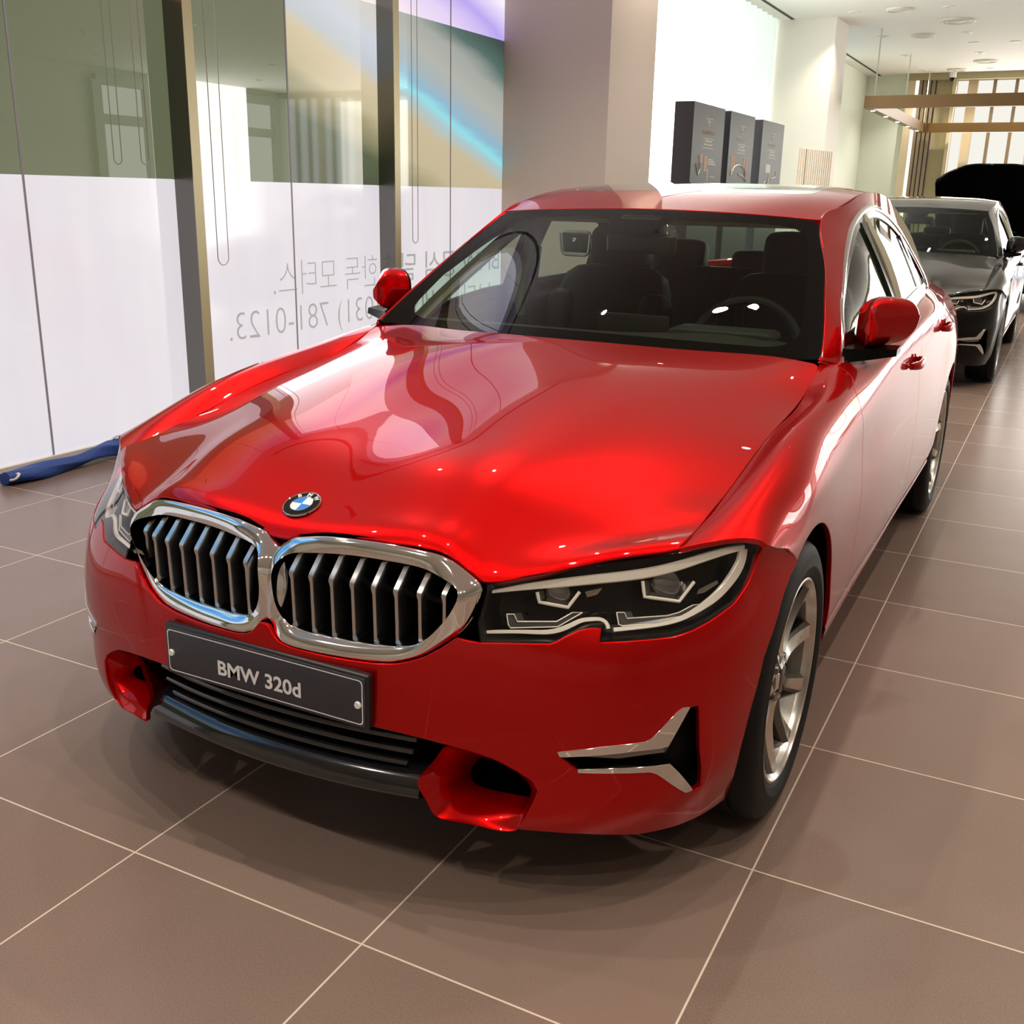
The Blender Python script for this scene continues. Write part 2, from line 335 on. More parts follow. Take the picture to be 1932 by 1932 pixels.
# body side: rows are stations along y, columns run from the shutline / belt down to the sill
def _st(y,xz): return [(x,y,z) for x,z in xz]
SIDE=Grid([
 [(.740,.363,.748),(.80,.415,.758),(.868,.475,.749),(.888,.525,.724),(.902,.595,.692),(.9035,.57,.50),(.885,.52,.33),(.86,.50,.19)],
 [(.743,.54,.771),(.808,.575,.800),(.866,.615,.778),(.893,.65,.733),(.9062,.69,.672),(.905,.68,.50),(.89,.65,.33),(.86,.64,.19)],
 _st(.80,[(.745,.820),(.815,.855),(.883,.805),(.902,.74),(.907,.66),(.905,.50),(.893,.33),(.86,.20)]),
 _st(1.05,[(.745,.858),(.815,.891),(.879,.826),(.897,.75),(.903,.62),(.900,.46),(.893,.32),(.865,.25)]),
 _st(1.30,[(.745,.889),(.815,.914),(.876,.845),(.888,.755),(.895,.62),(.898,.46),(.892,.32),(.865,.26)]),
 _st(1.50,[(.745,.947),(.812,.936),(.875,.865),(.886,.765),(.894,.62),(.899,.46),(.892,.33),(.866,.265)]),
 _st(1.80,[(.806,.940),(.838,.936),(.8755,.90),(.889,.79),(.898,.63),(.902,.46),(.893,.33),(.868,.27)]),
 _st(2.30,[(.812,.968),(.84,.963),(.877,.940),(.893,.82),(.904,.64),(.905,.46),(.895,.34),(.870,.28)]),
 _st(2.80,[(.805,.990),(.838,.985),(.880,.956),(.897,.83),(.908,.66),(.907,.46),(.897,.34),(.872,.285)]),
 _st(3.30,[(.785,1.008),(.83,1.0),(.880,.952),(.902,.84),(.912,.70),(.912,.50),(.900,.35),(.875,.29)]),
 _st(3.65,[(.755,1.018),(.815,.995),(.868,.925),(.902,.83),(.9135,.72),(.9135,.55),(.905,.37),(.88,.25)]),
 _st(4.05,[(.725,1.012),(.785,.985),(.838,.92),(.872,.83),(.890,.70),(.89,.52),(.88,.35),(.85,.24)]),
 _st(4.45,[(.66,.995),(.72,.965),(.77,.90),(.80,.81),(.815,.66),(.815,.48),(.80,.33),(.76,.24)]),
 [(.50,4.66,.975),(.54,4.675,.94),(.57,4.69,.88),(.58,4.70,.80),(.585,4.71,.66),(.58,4.71,.48),(.57,4.69,.33),(.55,4.66,.24)],
 ], u=[.42,.58,.80,1.05,1.30,1.50,1.80,2.30,2.80,3.30,3.65,4.05,4.45,4.80])
# windscreen: base curve to header
def _ws(s):
    out=[]
    for t in (0,.2,.4,.6,.8,1):
        x0=.746*t; x1=.580*t; k=4*s*(1-s)
        a=np.array((x0,1.300+.9626*x0**2-1.064*x0**4,.986-.143*x0**2+.2205*x0**4-.010*t**4)); b=np.array((x1,2.06+.116*x1**2,1.3480-.064*x1**2))
        out.append(tuple(a+(b-a)*s+np.array((.013*t,-.006*(1-t*t),.015*(1-t*t)))*k))
    return out
SCREEN=Grid(mir([_ws(s) for s in (0,.25,.5,.75,1)]))
# roof: header to rear glass
ROOF=Grid(mir([
 [(0,2.06,1.348),(.25,2.067,1.344),(.45,2.083,1.335),(.580,2.099,1.3265)],
 [(0,2.30,1.391),(.25,2.30,1.387),(.45,2.30,1.381),(.598,2.30,1.366)],
 [(0,2.60,1.432),(.25,2.60,1.428),(.45,2.60,1.423),(.606,2.60,1.407)],
 [(0,2.90,1.451),(.25,2.90,1.447),(.45,2.90,1.440),(.604,2.90,1.420)],
 [(0,3.20,1.446),(.25,3.20,1.442),(.45,3.20,1.433),(.599,3.20,1.410)],
 [(0,3.50,1.414),(.25,3.50,1.410),(.45,3.50,1.400),(.589,3.50,1.374)],
 [(0,3.74,1.366),(.25,3.73,1.361),(.45,3.70,1.346),(.575,3.66,1.322)],
 ]))
BACKLIGHT=Grid(mir([
 [(0,3.74,1.366),(.25,3.73,1.361),(.45,3.70,1.346),(.575,3.66,1.322)],
 [(0,4.03,1.232),(.26,4.02,1.227),(.48,3.98,1.20),(.62,3.93,1.18)],
 [(0,4.30,1.075),(.28,4.285,1.07),(.50,4.24,1.055),(.66,4.18,1.035)],
 ]))
DECK=Grid(mir([
 [(0,4.29,1.078),(.28,4.275,1.073),(.50,4.235,1.057),(.70,4.17,1.025)],
 [(0,4.45,1.068),(.28,4.44,1.064),(.50,4.42,1.045),(.68,4.38,1.01)],
 [(0,4.64,1.062),(.28,4.63,1.057),(.46,4.60,1.035),(.60,4.55,.99)],
 [(0,4.67,1.03),(.28,4.66,1.02),(.45,4.64,.99),(.56,4.61,.96)],
 [(0,4.66,.90),(.28,4.66,.89),(.45,4.655,.87),(.56,4.65,.84)],
 ]))
# side of the cabin: belt up to the roof rail
CABIN=Grid([
 [(.744,1.496,.958),(.745,1.501,.960),(.7455,1.504,.962),(.746,1.507,.965)],
 [(.797,1.62,.932),(.780,1.625,.968),(.756,1.627,1.005),(.721,1.625,1.037)],
 [(.806,1.85,.943),(.778,1.835,1.008),(.738,1.81,1.073),(.684,1.773,1.127)],
 [(.811,2.08,.957),(.765,2.05,1.055),(.709,2.00,1.148),(.637,1.934,1.224)],
 [(.812,2.28,.967),(.760,2.255,1.090),(.692,2.20,1.213),(.582,2.102,1.327)],
 [(.811,2.46,.976),(.758,2.445,1.100),(.690,2.40,1.232),(.599,2.300,1.366)],
 [(.809,2.66,.985),(.757,2.655,1.105),(.690,2.64,1.245),(.606,2.60,1.407)],
 [(.803,2.90,.995),(.755,2.90,1.11),(.687,2.90,1.25),(.604,2.90,1.420)],
 [(.788,3.20,1.006),(.745,3.20,1.11),(.682,3.20,1.24),(.599,3.20,1.410)],
 [(.770,3.50,1.014),(.733,3.50,1.10),(.672,3.50,1.215),(.589,3.50,1.374)],
 [(.750,3.72,1.018),(.718,3.72,1.09),(.655,3.70,1.195),(.579,3.68,1.320)],
 [(.728,4.05,1.012),(.705,4.03,1.05),(.670,4.00,1.105),(.625,3.94,1.18)],
 [(.700,4.28,1.004),(.695,4.26,1.012),(.685,4.23,1.022),(.670,4.19,1.035)],
 ], u=[1.50,1.62,1.80,2.01,2.18,2.39,2.64,2.90,3.20,3.50,3.71,4.0,4.24])
# ================================================================ the car
X_=np.array([-1.,1,1])
def both(f):
    for mr in (False,True): f(mr)
def mp(pts,mr): p=np.asarray(pts,float); return p*X_ if mr else p
HL_TOP=[(.444,.125,.698),(.506,.155,.712),(.566,.199,.722),(.628,.258,.732),(.705,.331,.739),(.737,.359,.745),(.79,.405,.755),(.835,.449,.759),(.851,.464,.755),(.866,.478,.7475)]
HOODK=[(0,.081,.7195),(.023,.080,.722),(.033,.084,.727),(.05,.088,.733),(.115,.094,.742),(.186,.097,.747),(.258,.102,.747),(.325,.112,.746),(.358,.118,.742),(.392,.122,.728),(.422,.125,.710),(.444,.125,.698)]
HL_BOT=[(.455,.0906,.5898),(.506,.110,.593),(.5754,.1418,.5953),(.583,.1468,.5979),(.5967,.1589,.6072),(.6164,.1768,.6177),(.6303,.1878,.6209),(.6496,.2007,.6209),(.6534,.1878,.5979),(.6611,.1928,.5977),(.7065,.2262,.5982),(.7648,.2787,.5989),(.7918,.3122,.6053),(.8167,.3528,.618),(.8421,.4056,.6374),(.8559,.457,.6719),(.8610,.484,.7092),(.8670,.4860,.7420)]
SPLITF=[(.8720,.4930,.741),(.8842,.5480,.7185),(.8973,.6020,.6965),(.9028,.6240,.6815),(.9073,.6399,.669)]
SPLITS=[(.8754,.477,.744),(.8887,.5332,.7228),(.9004,.5908,.7003),(.9037,.6216,.682),(.9055,.6491,.6658)]
ARCHF=[(.9073,.6399,.669),(.9035,.604,.6479),(.9017,.5688,.6235),(.9019,.5308,.588),(.9007,.5073,.5613),(.8947,.4691,.5124),(.890,.452,.460),(.886,.437,.410),(.880,.429,.365),(.875,.425,.324),(.866,.433,.270),(.857,.450,.224),(.842,.469,.174)]
BOT=[(.842,.469,.174),(.828,.410,.177),(.788,.325,.176),(.727,.247,.179),(.648,.164,.204),(.597,.128,.212),(.540,.101,.215)]
POD=[(.540,.101,.215),(.560,.104,.262),(.571,.105,.288),(.575,.109,.306),(.563,.106,.325),(.533,.095,.345),(.492,.081,.365),(.452,.068,.375),(.406,.055,.383)]
INT=[(.406,.055,.383),(.364,.044,.389),(.315,.033,.394),(.265,.024,.397),(.15,.010,.4005),(0,.006,.402)]
KO=[(.003,.708),(.020,.717),(.034,.726),(.055,.7315),(.095,.739),(.139,.743),(.19,.745),(.25,.745),(.328,.741),(.360,.736),(.397,.720),(.424,.704),(.438,.694),(.443,.684),(.442,.670),(.435,.642),(.425,.618),(.408,.594),(.380,.571),(.351,.552),(.322,.540),(.298,.533),(.26,.528),(.20,.5255),(.15,.525),(.095,.5255),(.063,.527),(.043,.531),(.030,.537),(.020,.547),(.012,.556),(.003,.559)]
KI=[(.0165,.0331,.6572),(.0203,.0387,.6785),(.0288,.0505,.6913),(.0436,.0610,.7008),(.0677,.0670,.7055),(.1275,.0758,.7120),(.1942,.0844,.7155),(.2472,.0900,.7155),(.297,.0962,.7140),(.332,.0985,.7110),(.366,.0960,.7030),(.392,.0930,.6950),(.409,.0880,.6865),(.414,.0810,.6767),(.409,.0760,.6581),(.396,.0730,.6347),(.382,.0710,.6159),(.361,.0685,.5915),(.338,.0655,.5736),(.312,.0625,.5633),(.280,.0580,.5585),(.238,.0530,.5555),(.180,.0480,.5540),(.126,.0440,.5545),(.0676,.0410,.5565),(.0445,.0394,.5640),(.0298,.0375,.5800),(.0200,.0355,.6050),(.0165,.0340,.6352)]
def Yk(x,z): w=z-.64; return .0713+.3967*x*x+.2713*w-1.7976*w*w-.9585*x**4
def arc_yz(cy,cz,r,a0,a1,n=24): return [(0,cy-r*math.cos(math.radians(a)),cz+r*math.sin(math.radians(a))) for a in np.linspace(a0,a1,n)]
def side_uv(yz): return SIDE.inv([(.9,y,z) for y,z in yz],(1,2))
FA=(.786,.335,.362); RA=(3.637,.335,.365)
def edge_uv(S,u,v): return np.array([(a,b) for a,b in zip(u,v)])
def build_wheel(x,y,flip,parent):
    s=-1 if flip else 1
    w=empty('wheel',(0,0,0)); w.parent=parent; w.location=(s*.786,y,.327)
    def fx(o):
        if flip:
            o.data.transform(Matrix.Scale(-1,4,(1,0,0))); o.data.flip_normals()
        return o
    t=MB().lathe([(-.098,.232),(-.110,.245),(-.113,.27),(-.112,.295),(-.103,.315),(-.088,.3245),(-.06,.3268),(-.058,.321),(-.05,.321),(-.048,.3270),(-.012,.3272),(-.010,.321),(-.002,.321),(0,.3272),(.045,.3270),(.047,.321),(.055,.321),(.057,.3268),(.088,.3245),(.100,.317),(.107,.305),(.1125,.290),(.1135,.272),(.1145,.270),(.1145,.266),(.1125,.262),(.110,.250),(.106,.243),(.100,.238)],n=72)
    fx(t.obj('tyre',RUBBER,w))
    r=MB().lathe([(-.10,.236),(-.095,.222),(-.05,.214),(.02,.214),(.075,.222),(.094,.226),(.100,.2305),(.1065,.2335),(.1075,.237),(.106,.2405),(.100,.2415)],n=72)
    fx(r.obj('rim',RIMM,w)); fx(MB().lathe([(-.09,.205),(.03,.208),(.085,.222)],n=60).obj('rim_barrel',RIMD,w))
    br=MB().lathe([(.012,.0),(.012,.165),(-.012,.165),(-.012,.0)],n=40); br.lathe([(.012,.05),(.05,.06),(.055,.0)],n=24)
    fx(br.obj('brake_disc',P('brake_disc_steel',(.16,.15,.14),.4,1),w))
    # V spokes: five pairs, each arm bends outwards and forks to the rim
    sp=MB()
    for k in range(5):
        a0=math.radians(90+72*k+10)
        for sg in (-1,1):
            rings=[]
            for q in np.linspace(0,1,11):
                rr=.036+.196*q; ang=a0+sg*math.radians(10.5+7.5*q**1.2+1.5*math.sin(math.pi*q)); xx=.086-.020*math.sin(math.pi*q**.8)+.012*q; hw=.0125+.011*q-.002*math.sin(math.pi*q); th=.040-.016*q; tl=.006*sg*math.sin(math.pi*q)
                c=np.array([xx,rr*math.cos(ang),rr*math.sin(ang)]); tn=np.array([0,-math.sin(ang),math.cos(ang)]); ex=np.array([1,0,0])
                rings.append([c+tn*hw*1.0-ex*th,c+tn*hw*1.2-ex*.012,c+tn*hw*.72+ex*tl,c-tn*hw*.72-ex*tl,c-tn*hw*1.2-ex*.012,c-tn*hw*1.0-ex*th])
            n=6; V=np.vstack(rings); b=len(sp.V); F=[];M=[]
            for i in range(len(rings)-1):
                for j in range(n): F.append((i*n+j,i*n+(j+1)%n,(i+1)*n+(j+1)%n,(i+1)*n+j)); M.append(0 if j==2 else 1)
            sp.V+=[tuple(v) for v in V]; sp.F+=[tuple(t+b for t in f) for f in F]; sp.M+=M
    o=fx(sp.obj('spokes',[P('machined_alloy',(.72,.69,.63),.18,1),RIMD],w,sharp=25))
    h=MB().lathe([(.02,.062),(.070,.062),(.080,.054),(.082,.040),(.078,.036)],n=40)
    for k in range(5):
        a=math.radians(54+72*k+10); h.lathe([(.082,.0),(.082,.008),(.070,.010)],c=(0,.051*math.cos(a),.051*math.sin(a)),n=10)
    fx(h.obj('hub',RIMD,w))
    c=MB().lathe([(.074,.037),(.084,.035),(.0865,.030),(.088,.0)],n=32); fx(c.obj('centre_cap',PIANO,w))
    return w
def emblem(parent,c,N,up,d,name='roundel_badge'):
    """round badge: black ring with letters, blue and white quarters"""
    N=np.array(N)/np.linalg.norm(N); up=np.array(up)-N*(np.array(up)@N); up/=np.linalg.norm(up); rt=np.cross(up,N); r=d/2
    M=Matrix(((rt[0],up[0],N[0],c[0]),(rt[1],up[1],N[1],c[1]),(rt[2],up[2],N[2],c[2]),(0,0,0,1)))
    def put(mb,nm,mat,par):
        mb.V=[tuple(M@Vector(v)) for v in mb.V]; return mb.obj(nm,mat,par)
    b=put(MB().lathe([(0,r*.97),(.004,r*.97),(.0055,r*.93),(.006,0)],axis='z',n=56),name,PIANO,parent)
    put(MB().lathe([(0,r*.93),(.0045,r*1.0),(.0068,r*.985),(.0074,r*.955),(.006,r*.925)],axis='z',n=56),'outer_ring',CHROME,b)
    put(MB().lathe([(.0055,r*.60),(.0072,r*.595),(.0074,r*.575),(.006,r*.56)],axis='z',n=48),'inner_ring',CHROME,b)
    for k in range(4):
        mb=MB(); t=[math.radians(90*k+90*i/12) for i in range(13)]; mb.add([(0,0,.0068)]+[(r*.575*math.cos(a),r*.575*math.sin(a),.0066) for a in t],[(0,i,i+1) for i in range(1,13)])
        put(mb,'quarter',P('badge_blue',(.02,.22,.72),.2,0,.8) if k in (1,3) else P('badge_white',(.85,.85,.83),.2,0,.8),b)
    for ch,ang in (('B',132),('M',90),('W',48)):
        a=math.radians(ang); L=Matrix.Translation((r*.765*math.cos(a),r*.765*math.sin(a),.0066))@Matrix.Rotation(a-math.pi/2,4,'Z')
        text_obj('letter',ch,r*.36,M@L,P('badge_silver_letter',(.8,.8,.8),.3,.3),b,bold=.0004)
    return b
def build_car(paint):
    car=empty('car')
    # ---- bonnet
    hl=[p for p in HOODK]+HL_TOP[1:6]
    right=[(.7425,y,z) for y,z in ((.45,.76),(.7,.80),(1.0,.852),(1.3,.89),(1.42,.91))]
    uvR=np.array([(u,HOOD.v[-1]) for u in np.linspace(HOOD.inv([hl[-1]])[0][0]+.03,HOOD.u[-1]-.03,20)])
    half=list(HOOD.inv(hl))+list(uvR); c=HOOD.u[-1]; vm=HOOD.v[len(HOOD.v)//2]
    half+= [(c-.012,HOOD.v[-1]-.004),(c-.002,HOOD.v[-1]-.02)]
    half+=[(c,v) for v in np.linspace(HOOD.v[-1]-.05,vm,30)]
    half=np.array(half); mirr=half[::-1].copy(); mirr[:,1]=2*vm-mirr[:,1]
    hood=panel('hood',HOOD,np.vstack([half,mirr[1:-1]]),paint,car,h=.026,uv=True,depth=.018,gap=.002)
    # ---- front bumper skin (one piece) with its openings
    ko=[(x,Yk(x,z),z) for x,z in KO]
    low=[p for p in ko[17:]][::-1]   # from centre bottom outwards
    lowx=[(0,Yk(0,.555),.553)]+[(p[0],p[1],p[2]-.004) for p in low]
    out=lowx+[(.430,.083,.592)]+HL_BOT+SPLITF[1:]+ARCHF[1:]+BOT[1:]+POD[1:]+INT[1:]
    h=FASCIA.inv(out); vmF=FASCIA.v[len(FASCIA.v)//2]
    mirr=h[::-1].copy(); mirr[:,1]=2*vmF-mirr[:,1]
    poly=np.vstack([h,mirr[1:-1]])
    FOGO=[(.6067,.125,.3876),(.68,.1649,.3996),(.7472,.2175,.4027),(.7548,.2243,.4079),(.7893,.2607,.4554),(.7962,.2694,.4625),(.806,.2813,.4633),(.8182,.297,.4627),(.8201,.299,.4571),(.8259,.307,.3684),(.8275,.3291,.2761),(.8235,.3253,.2686),(.8177,.3157,.2675),(.8073,.2975,.2713),(.7875,.2658,.3008),(.7646,.2398,.3297),(.754,.2291,.3363),(.7016,.1842,.3443),(.6411,.1442,.3487),(.6084,.126,.3792)]
    hs=[]; sens=[]
    for c in ((.3067,.0358,.4758),(.7294,.2049,.4722)):
        q=FASCIA.inv([c])[0]; ring=np.array([q+.0125*np.array([math.cos(t),math.sin(t)]) for t in np.linspace(0,2*math.pi,20,endpoint=False)])
        for rg in (ring,ring*[1,-1]+[0,2*vmF]): hs.append(rg); sens.append(rg)
    f=FASCIA.inv(FOGO); hs+= [f,f*[1,-1]+[0,2*vmF]]
    TOW=[(-.4873,.0831,.481),(-.4751,.0802,.4905),(-.4372,.0696,.4969),(-.4015,.0593,.493),(-.3819,.0523,.4683),(-.3643,.0464,.4449),(-.366,.0461,.4313),(-.399,.0544,.4273),(-.4431,.0668,.4229),(-.4647,.0735,.4328),(-.4813,.0797,.4573)]
    tw=spline(FASCIA.inv(TOW),40,True); hs.append(tw)
    bump=panel('front_bumper',FASCIA,poly,paint,car,h=.020,holes=hs,uv=True,depth=.012,gap=.0012,edge_r=.003)
    for rg in sens: panel('parking_sensor',FASCIA,rg,paint,bump,h=.008,uv=True,depth=.004,gap=.0012,edge_r=.001)
    panel('tow_eye_cover',FASCIA,tw,paint,bump,h=.018,uv=True,depth=.004,gap=.0010,edge_r=.001)
    # ---- air-curtain scoops at both ends of the lower intake
    def pod(mr):
        rim=[(.406,.055,.3815),(.452,.068,.3735),(.492,.081,.3635),(.533,.095,.3435),(.562,.106,.324),(.573,.109,.306),(.569,.105,.288),(.558,.104,.262),(.5385,.101,.2155),(.4617,.0765,.2118),(.4112,.0600,.2164),(.384,.0480,.2257),(.3708,.0382,.2587),(.3517,.0363,.2982),(.3628,.0418,.3206),(.385,.049,.352)]
        mid=[(.425,.105,.352),(.455,.112,.345),(.492,.118,.336),(.525,.122,.322),(.547,.125,.305),(.555,.126,.292),(.552,.124,.278),(.545,.120,.258),(.525,.112,.238),(.462,.098,.228),(.420,.088,.230),(.398,.083,.240),(.388,.080,.262),(.380,.080,.292),(.388,.085,.314),(.402,.095,.335)]
        inn=[(.428,.160,.310),(.445,.160,.312),(.470,.160,.305),(.500,.160,.296),(.525,.160,.282),(.536,.160,.272),(.537,.160,.264),(.533,.160,.256),(.515,.160,.250),(.470,.160,.244),(.430,.160,.242),(.410,.160,.246),(.402,.160,.255),(.400,.160,.268),(.405,.160,.284),(.415,.160,.299)]
        rims=spline(rim,96,True); 
        R=[np.array(rims)+[0,.012,0],np.array(rims)+[0,.001,0],rims]
        lip=rims+(spline(mid,96,True)-rims)*.06+np.array([0,.002,0]); R+=[lip,rims+(spline(mid,96,True)-rims)*.5,spline(mid,96,True)]
        R+=[spline(mid,96,True)*.5+spline(inn,96,True)*.5,spline(inn,96,True)]
        a=MB().loft([mp(r,mr) for r in R]); o=a.obj('air_scoop',paint,car,sharp=60)
        d=MB().loft([mp(spline(inn,96,True),mr),mp(spline(inn,96,True)+[0,.12,0],mr)],cap1=True); d.box(((-1 if mr else 1)*.475,.22,.268),(.13,.004,.004)); d.obj('air_duct',PLASTIC,o)
    both(pod)
    # ---- lower intake: black surround, back plate, three bars, lip
    def shelf(z,xe,y0,k,n=33): return [(x,y0+k*x*x,z) for x in np.linspace(-xe,xe,n)]
    it=MB(); yb=.16
    top=[(x,.010+.30*x*x,.402-.13*x*x) for x in np.linspace(-.405,.405,33)]
    it.loft([[(x,y,z) for x,y,z in top],[(x*.97,yb,z) for x,y,z in top],[(x*.85,yb,.235) for x,y,z in top],[(x*.85,.045+.25*x*x,.250) for x,y,z in top]],closed=False)
    it.obj('lower_intake',PLASTIC,car,sharp=40)
    for z,xe,y0 in ((.372,.335,.022),(.342,.325,.026),(.312,.31,.030)):
        b=MB(); A=[]
        for x in np.linspace(-xe,xe,41):
            y=y0+.33*x*x; zz=z-.02*x*x; A.append([(x,y+.05,zz+.004),(x,y+.003,zz+.005),(x,y,zz+.001),(x,y+.001,zz-.004),(x,y+.006,zz-.008),(x,y+.05,zz-.008)])
        b.loft(A,True,True,True); b.obj('intake_bar',P('intake_bar_black',(.012,.012,.013),.14,0,.6),car,sharp=50)
    s=MB(); A=[]
    for x in np.linspace(-.350,.350,41):
        y=.016+.20*x*x; z=.243+.10*x*x; A.append([(x,y+.045,z+.052),(x,y+.018,z+.040),(x,y+.004,z+.018),(x,y,z+.006),(x,y+.002,z),(x,y+.010,z-.004),(x,y+.10,z-.004),(x,y+.10,z+.03)])
    s.loft(A,True,True,True).obj('front_lip',P('front_lip_black',(.008,.008,.010),.10,0,.8),car,sharp=50)
    # ---- kidney grille
    def kidney(mr):
        o_=np.array([(x,Yk(x,z),z) for x,z in KO]); O=spline(o_,120,True); I_=spline(KI,120,True)
        # pair loops by angle about the middle of the kidney
        def byang(Q):
            c=np.array([.225,0,.637]); a=np.unwrap(np.arctan2((Q[:,2]-c[2])*1.6,Q[:,0]-c[0])); 
            if a[-1]<a[0]: Q=Q[::-1]; a=a[::-1]
            k=np.argmin(np.abs(((a+np.pi)%(2*np.pi))-np.pi)); Q=np.roll(Q,-k,0); a=np.unwrap(np.arctan2((Q[:,2]-c[2])*1.6,Q[:,0]-c[0])); a-=a[0]
            q=np.linspace(0,2*np.pi,160,endpoint=False); Qc=np.vstack([Q,Q[:1]]); ac=np.r_[a,2*np.pi]; return np.c_[[np.interp(q,ac,Qc[:,i]) for i in range(3)]].T
        O2,I2=byang(O),byang(I_); N=np.array([0,-.94,.34])
        rings=[O2+[0,.03,0],O2+[0,.004,0],O2+N*.002,O2+(I2-O2)*.12+N*.0055,O2+(I2-O2)*.5+N*.0075,O2+(I2-O2)*.86+N*.0045,I2+N*.002,I2+[0,.004,0],I2+[0,.012,0]]
        fr=MB().loft([mp(r,mr) for r in rings]); g=fr.obj('kidney_frame',CHROME,car,sharp=60)
        I3=I2+[0,.010,0]; bk=MB().loft([mp(I3,mr),mp(I3+[0,.075,0],mr)],cap1=True); bk.obj('grille_cavity',DARK,g)
        for i in range(8):
            x=.058+.0463*i-(.003 if i==7 else 0); k=.24*x*x
            yk=.040+k*1.0+(.012 if i==7 else .002 if i==6 else 0); zt=[.699,.705,.708,.709,.709,.707,.701,.690][i]; yt=[.070,.076,.081,.087,.092,.098,.103,.109][i]; zb=[.557,.553,.553,.554,.556,.560,.571,.595][i]; yb=[.049,.050,.053,.057,.062,.068,.076,.092][i]
            prof=[(yb,zb),(yb-.003,zb+.012),(yk+.003,.655),(yk,.668),(yk+.003,.674),(yt,zt),(yt+.006,zt+.004)]
            wd=[.0075,.0045,.0045,.0065,.007,.0068,.0068]
            sl=MB(); A=[]
            for (y,z),w in zip(prof,wd): A.append([(x-w,y+.004,z),(x-w*.75,y,z),(x+w*.75,y,z),(x+w,y+.004,z),(x+w*.8,y+.05,z),(x-w*.8,y+.05,z)])
            b0=len(sl.V); sl.loft(A,True,True,True)
            sl.M=[1 if (j%6) in (4,) else 0 for j in range(len(sl.F))]
            if mr: sl.V=[(-a,b,c) for a,b,c in sl.V]
            sl.obj('grille_slat',[SATIN,PIANO],g,sharp=35)
        cb=MB().box2((.02,.120+0*1,.638),(.40,.150,.650)); cb.V=[(-a if mr else a,b,c) for a,b,c in cb.V]; cb.obj('grille_crossbar',PLASTIC,g)
        # black seal between the chrome and the painted panels
        ring=byang(spline(np.array([(x,Yk(x,z)+.006,z) for x,z in KO]),120,True)); c=np.array([.225,0,.637]); d=ring-c; d[:,1]=0; d/=np.linalg.norm(d,axis=1)[:,None]
        MB().loft([mp(ring-d*.004,mr),mp(ring+d*.006,mr),mp(ring+d*.006+[0,.03,0],mr)]).obj('grille_seal',DARK,g)
    both(kidney)
    # ---- headlights
    def lamp(mr):
        out=[(.449,.121,.694)]+[tuple(np.array(p)-np.array([0,.0,.003])) for p in HL_TOP[1:]]+HL_BOT[::-1]+[(.444,.100,.625),(.449,.110,.66)]
        uv=FASCIA.inv(out); 
        lens=panel('headlight_lens',FASCIA,uv,LENSG,car,h=.025,uv=True,depth=.010,gap=.004,off=-.002,mirror=mr)
        q=FASCIA.inv(out); q=clean(resample(q,.02,True)); A=FASCIA(q[:,0],q[:,1]); D_=np.array([-.30,.93,-.03]); c=A.mean(0)+D_*.05
        MB().loft([mp(A+D_*.004,mr),mp(A+(c-A)*.03+D_*.010,mr),mp(A+(c-A)*.06+D_*.03,mr),mp(A+(c-A)*.10+D_*.065,mr)],cap1=True).obj('headlight_housing',P('headlight_black',(.0022,.0020,.0018),.25,spec=.3),lens,sharp=40)
        LG=P('light_guide',(.93,.88,.78),.22,.1,.8)
        UP=[(.4486,.1406,.6736),(.5008,.1666,.6842),(.5681,.2137,.6919),(.6273,.2643,.6954),(.6848,.3171,.6991),(.7289,.3594,.7069),(.773,.4031,.72),(.8077,.4396,.7294),(.8344,.475,.7314)]
        SD=[(.8348,.4747,.7282),(.8349,.4687,.7091),(.831,.4548,.6895),(.8227,.4339,.6703),(.8088,.4043,.6498),(.7873,.3661,.6322),(.7656,.3318,.6203),(.7362,.2961,.6139),(.6972,.2591,.6116),(.6635,.2315,.6102)]
        LW=[(.6547,.2267,.6123),(.651,.2295,.6191),(.6424,.2287,.6261),(.6253,.2181,.6284),(.6107,.2071,.6272),(.5965,.1934,.6206),(.5695,.1705,.6094),(.5296,.1487,.6072),(.4428,.1121,.6014)]
        def st(nm,pts,w,n,thick=.010):
            p=spline(pts,n); o=strip(nm,p,np.interp(np.linspace(0,1,n),np.linspace(0,1,len(w)),w),LG,lens,S=FASCIA,off=0,mirror=mr,thick=thick); return o
        st('daylight_bar',UP,[.006,.013,.017,.019,.020,.020,.019,.017,.012],40); st('daylight_bar',SD,[.020,.022,.018,.016,.012,.010,.008,.008,.009],40,.008); st('daylight_bar',LW,[.008,.008,.009,.010,.009,.008,.007,.007,.005],40,.006)
        HA=[(.4807,.1494,.6334),(.4933,.1553,.6339),(.5013,.1535,.6213),(.5659,.1887,.6222),(.5876,.2116,.6368),(.6035,.2224,.6363),(.5698,.1858,.6134),(.4917,.1443,.6097),(.4869,.1447,.6155)]
        HB=[(.6568,.2608,.6337),(.6692,.2702,.6329),(.6761,.2677,.6234),(.7364,.3209,.6224),(.7533,.3407,.6254),(.7713,.3678,.635),(.7888,.3872,.6351),(.7692,.3528,.62),(.7518,.3249,.61),(.6722,.2548,.6121),(.6657,.2518,.6145)]
        for hk in (HA,HB):
            a=np.array(hk); d=np.array([.03,.05,-.005])*.25
            mb=MB(); mb.prism(mp(a,mr),mp([d],mr)[0]); o=mb.obj('light_hook',P('light_hook_grey',(.10,.10,.10),.15,.5),lens,smooth=False)
            mb=MB(); mb.tube(mp(np.vstack([a,a[:1]])+[0,-.002,0],mr),.0013,6); mb.obj('hook_edge',LG,o)
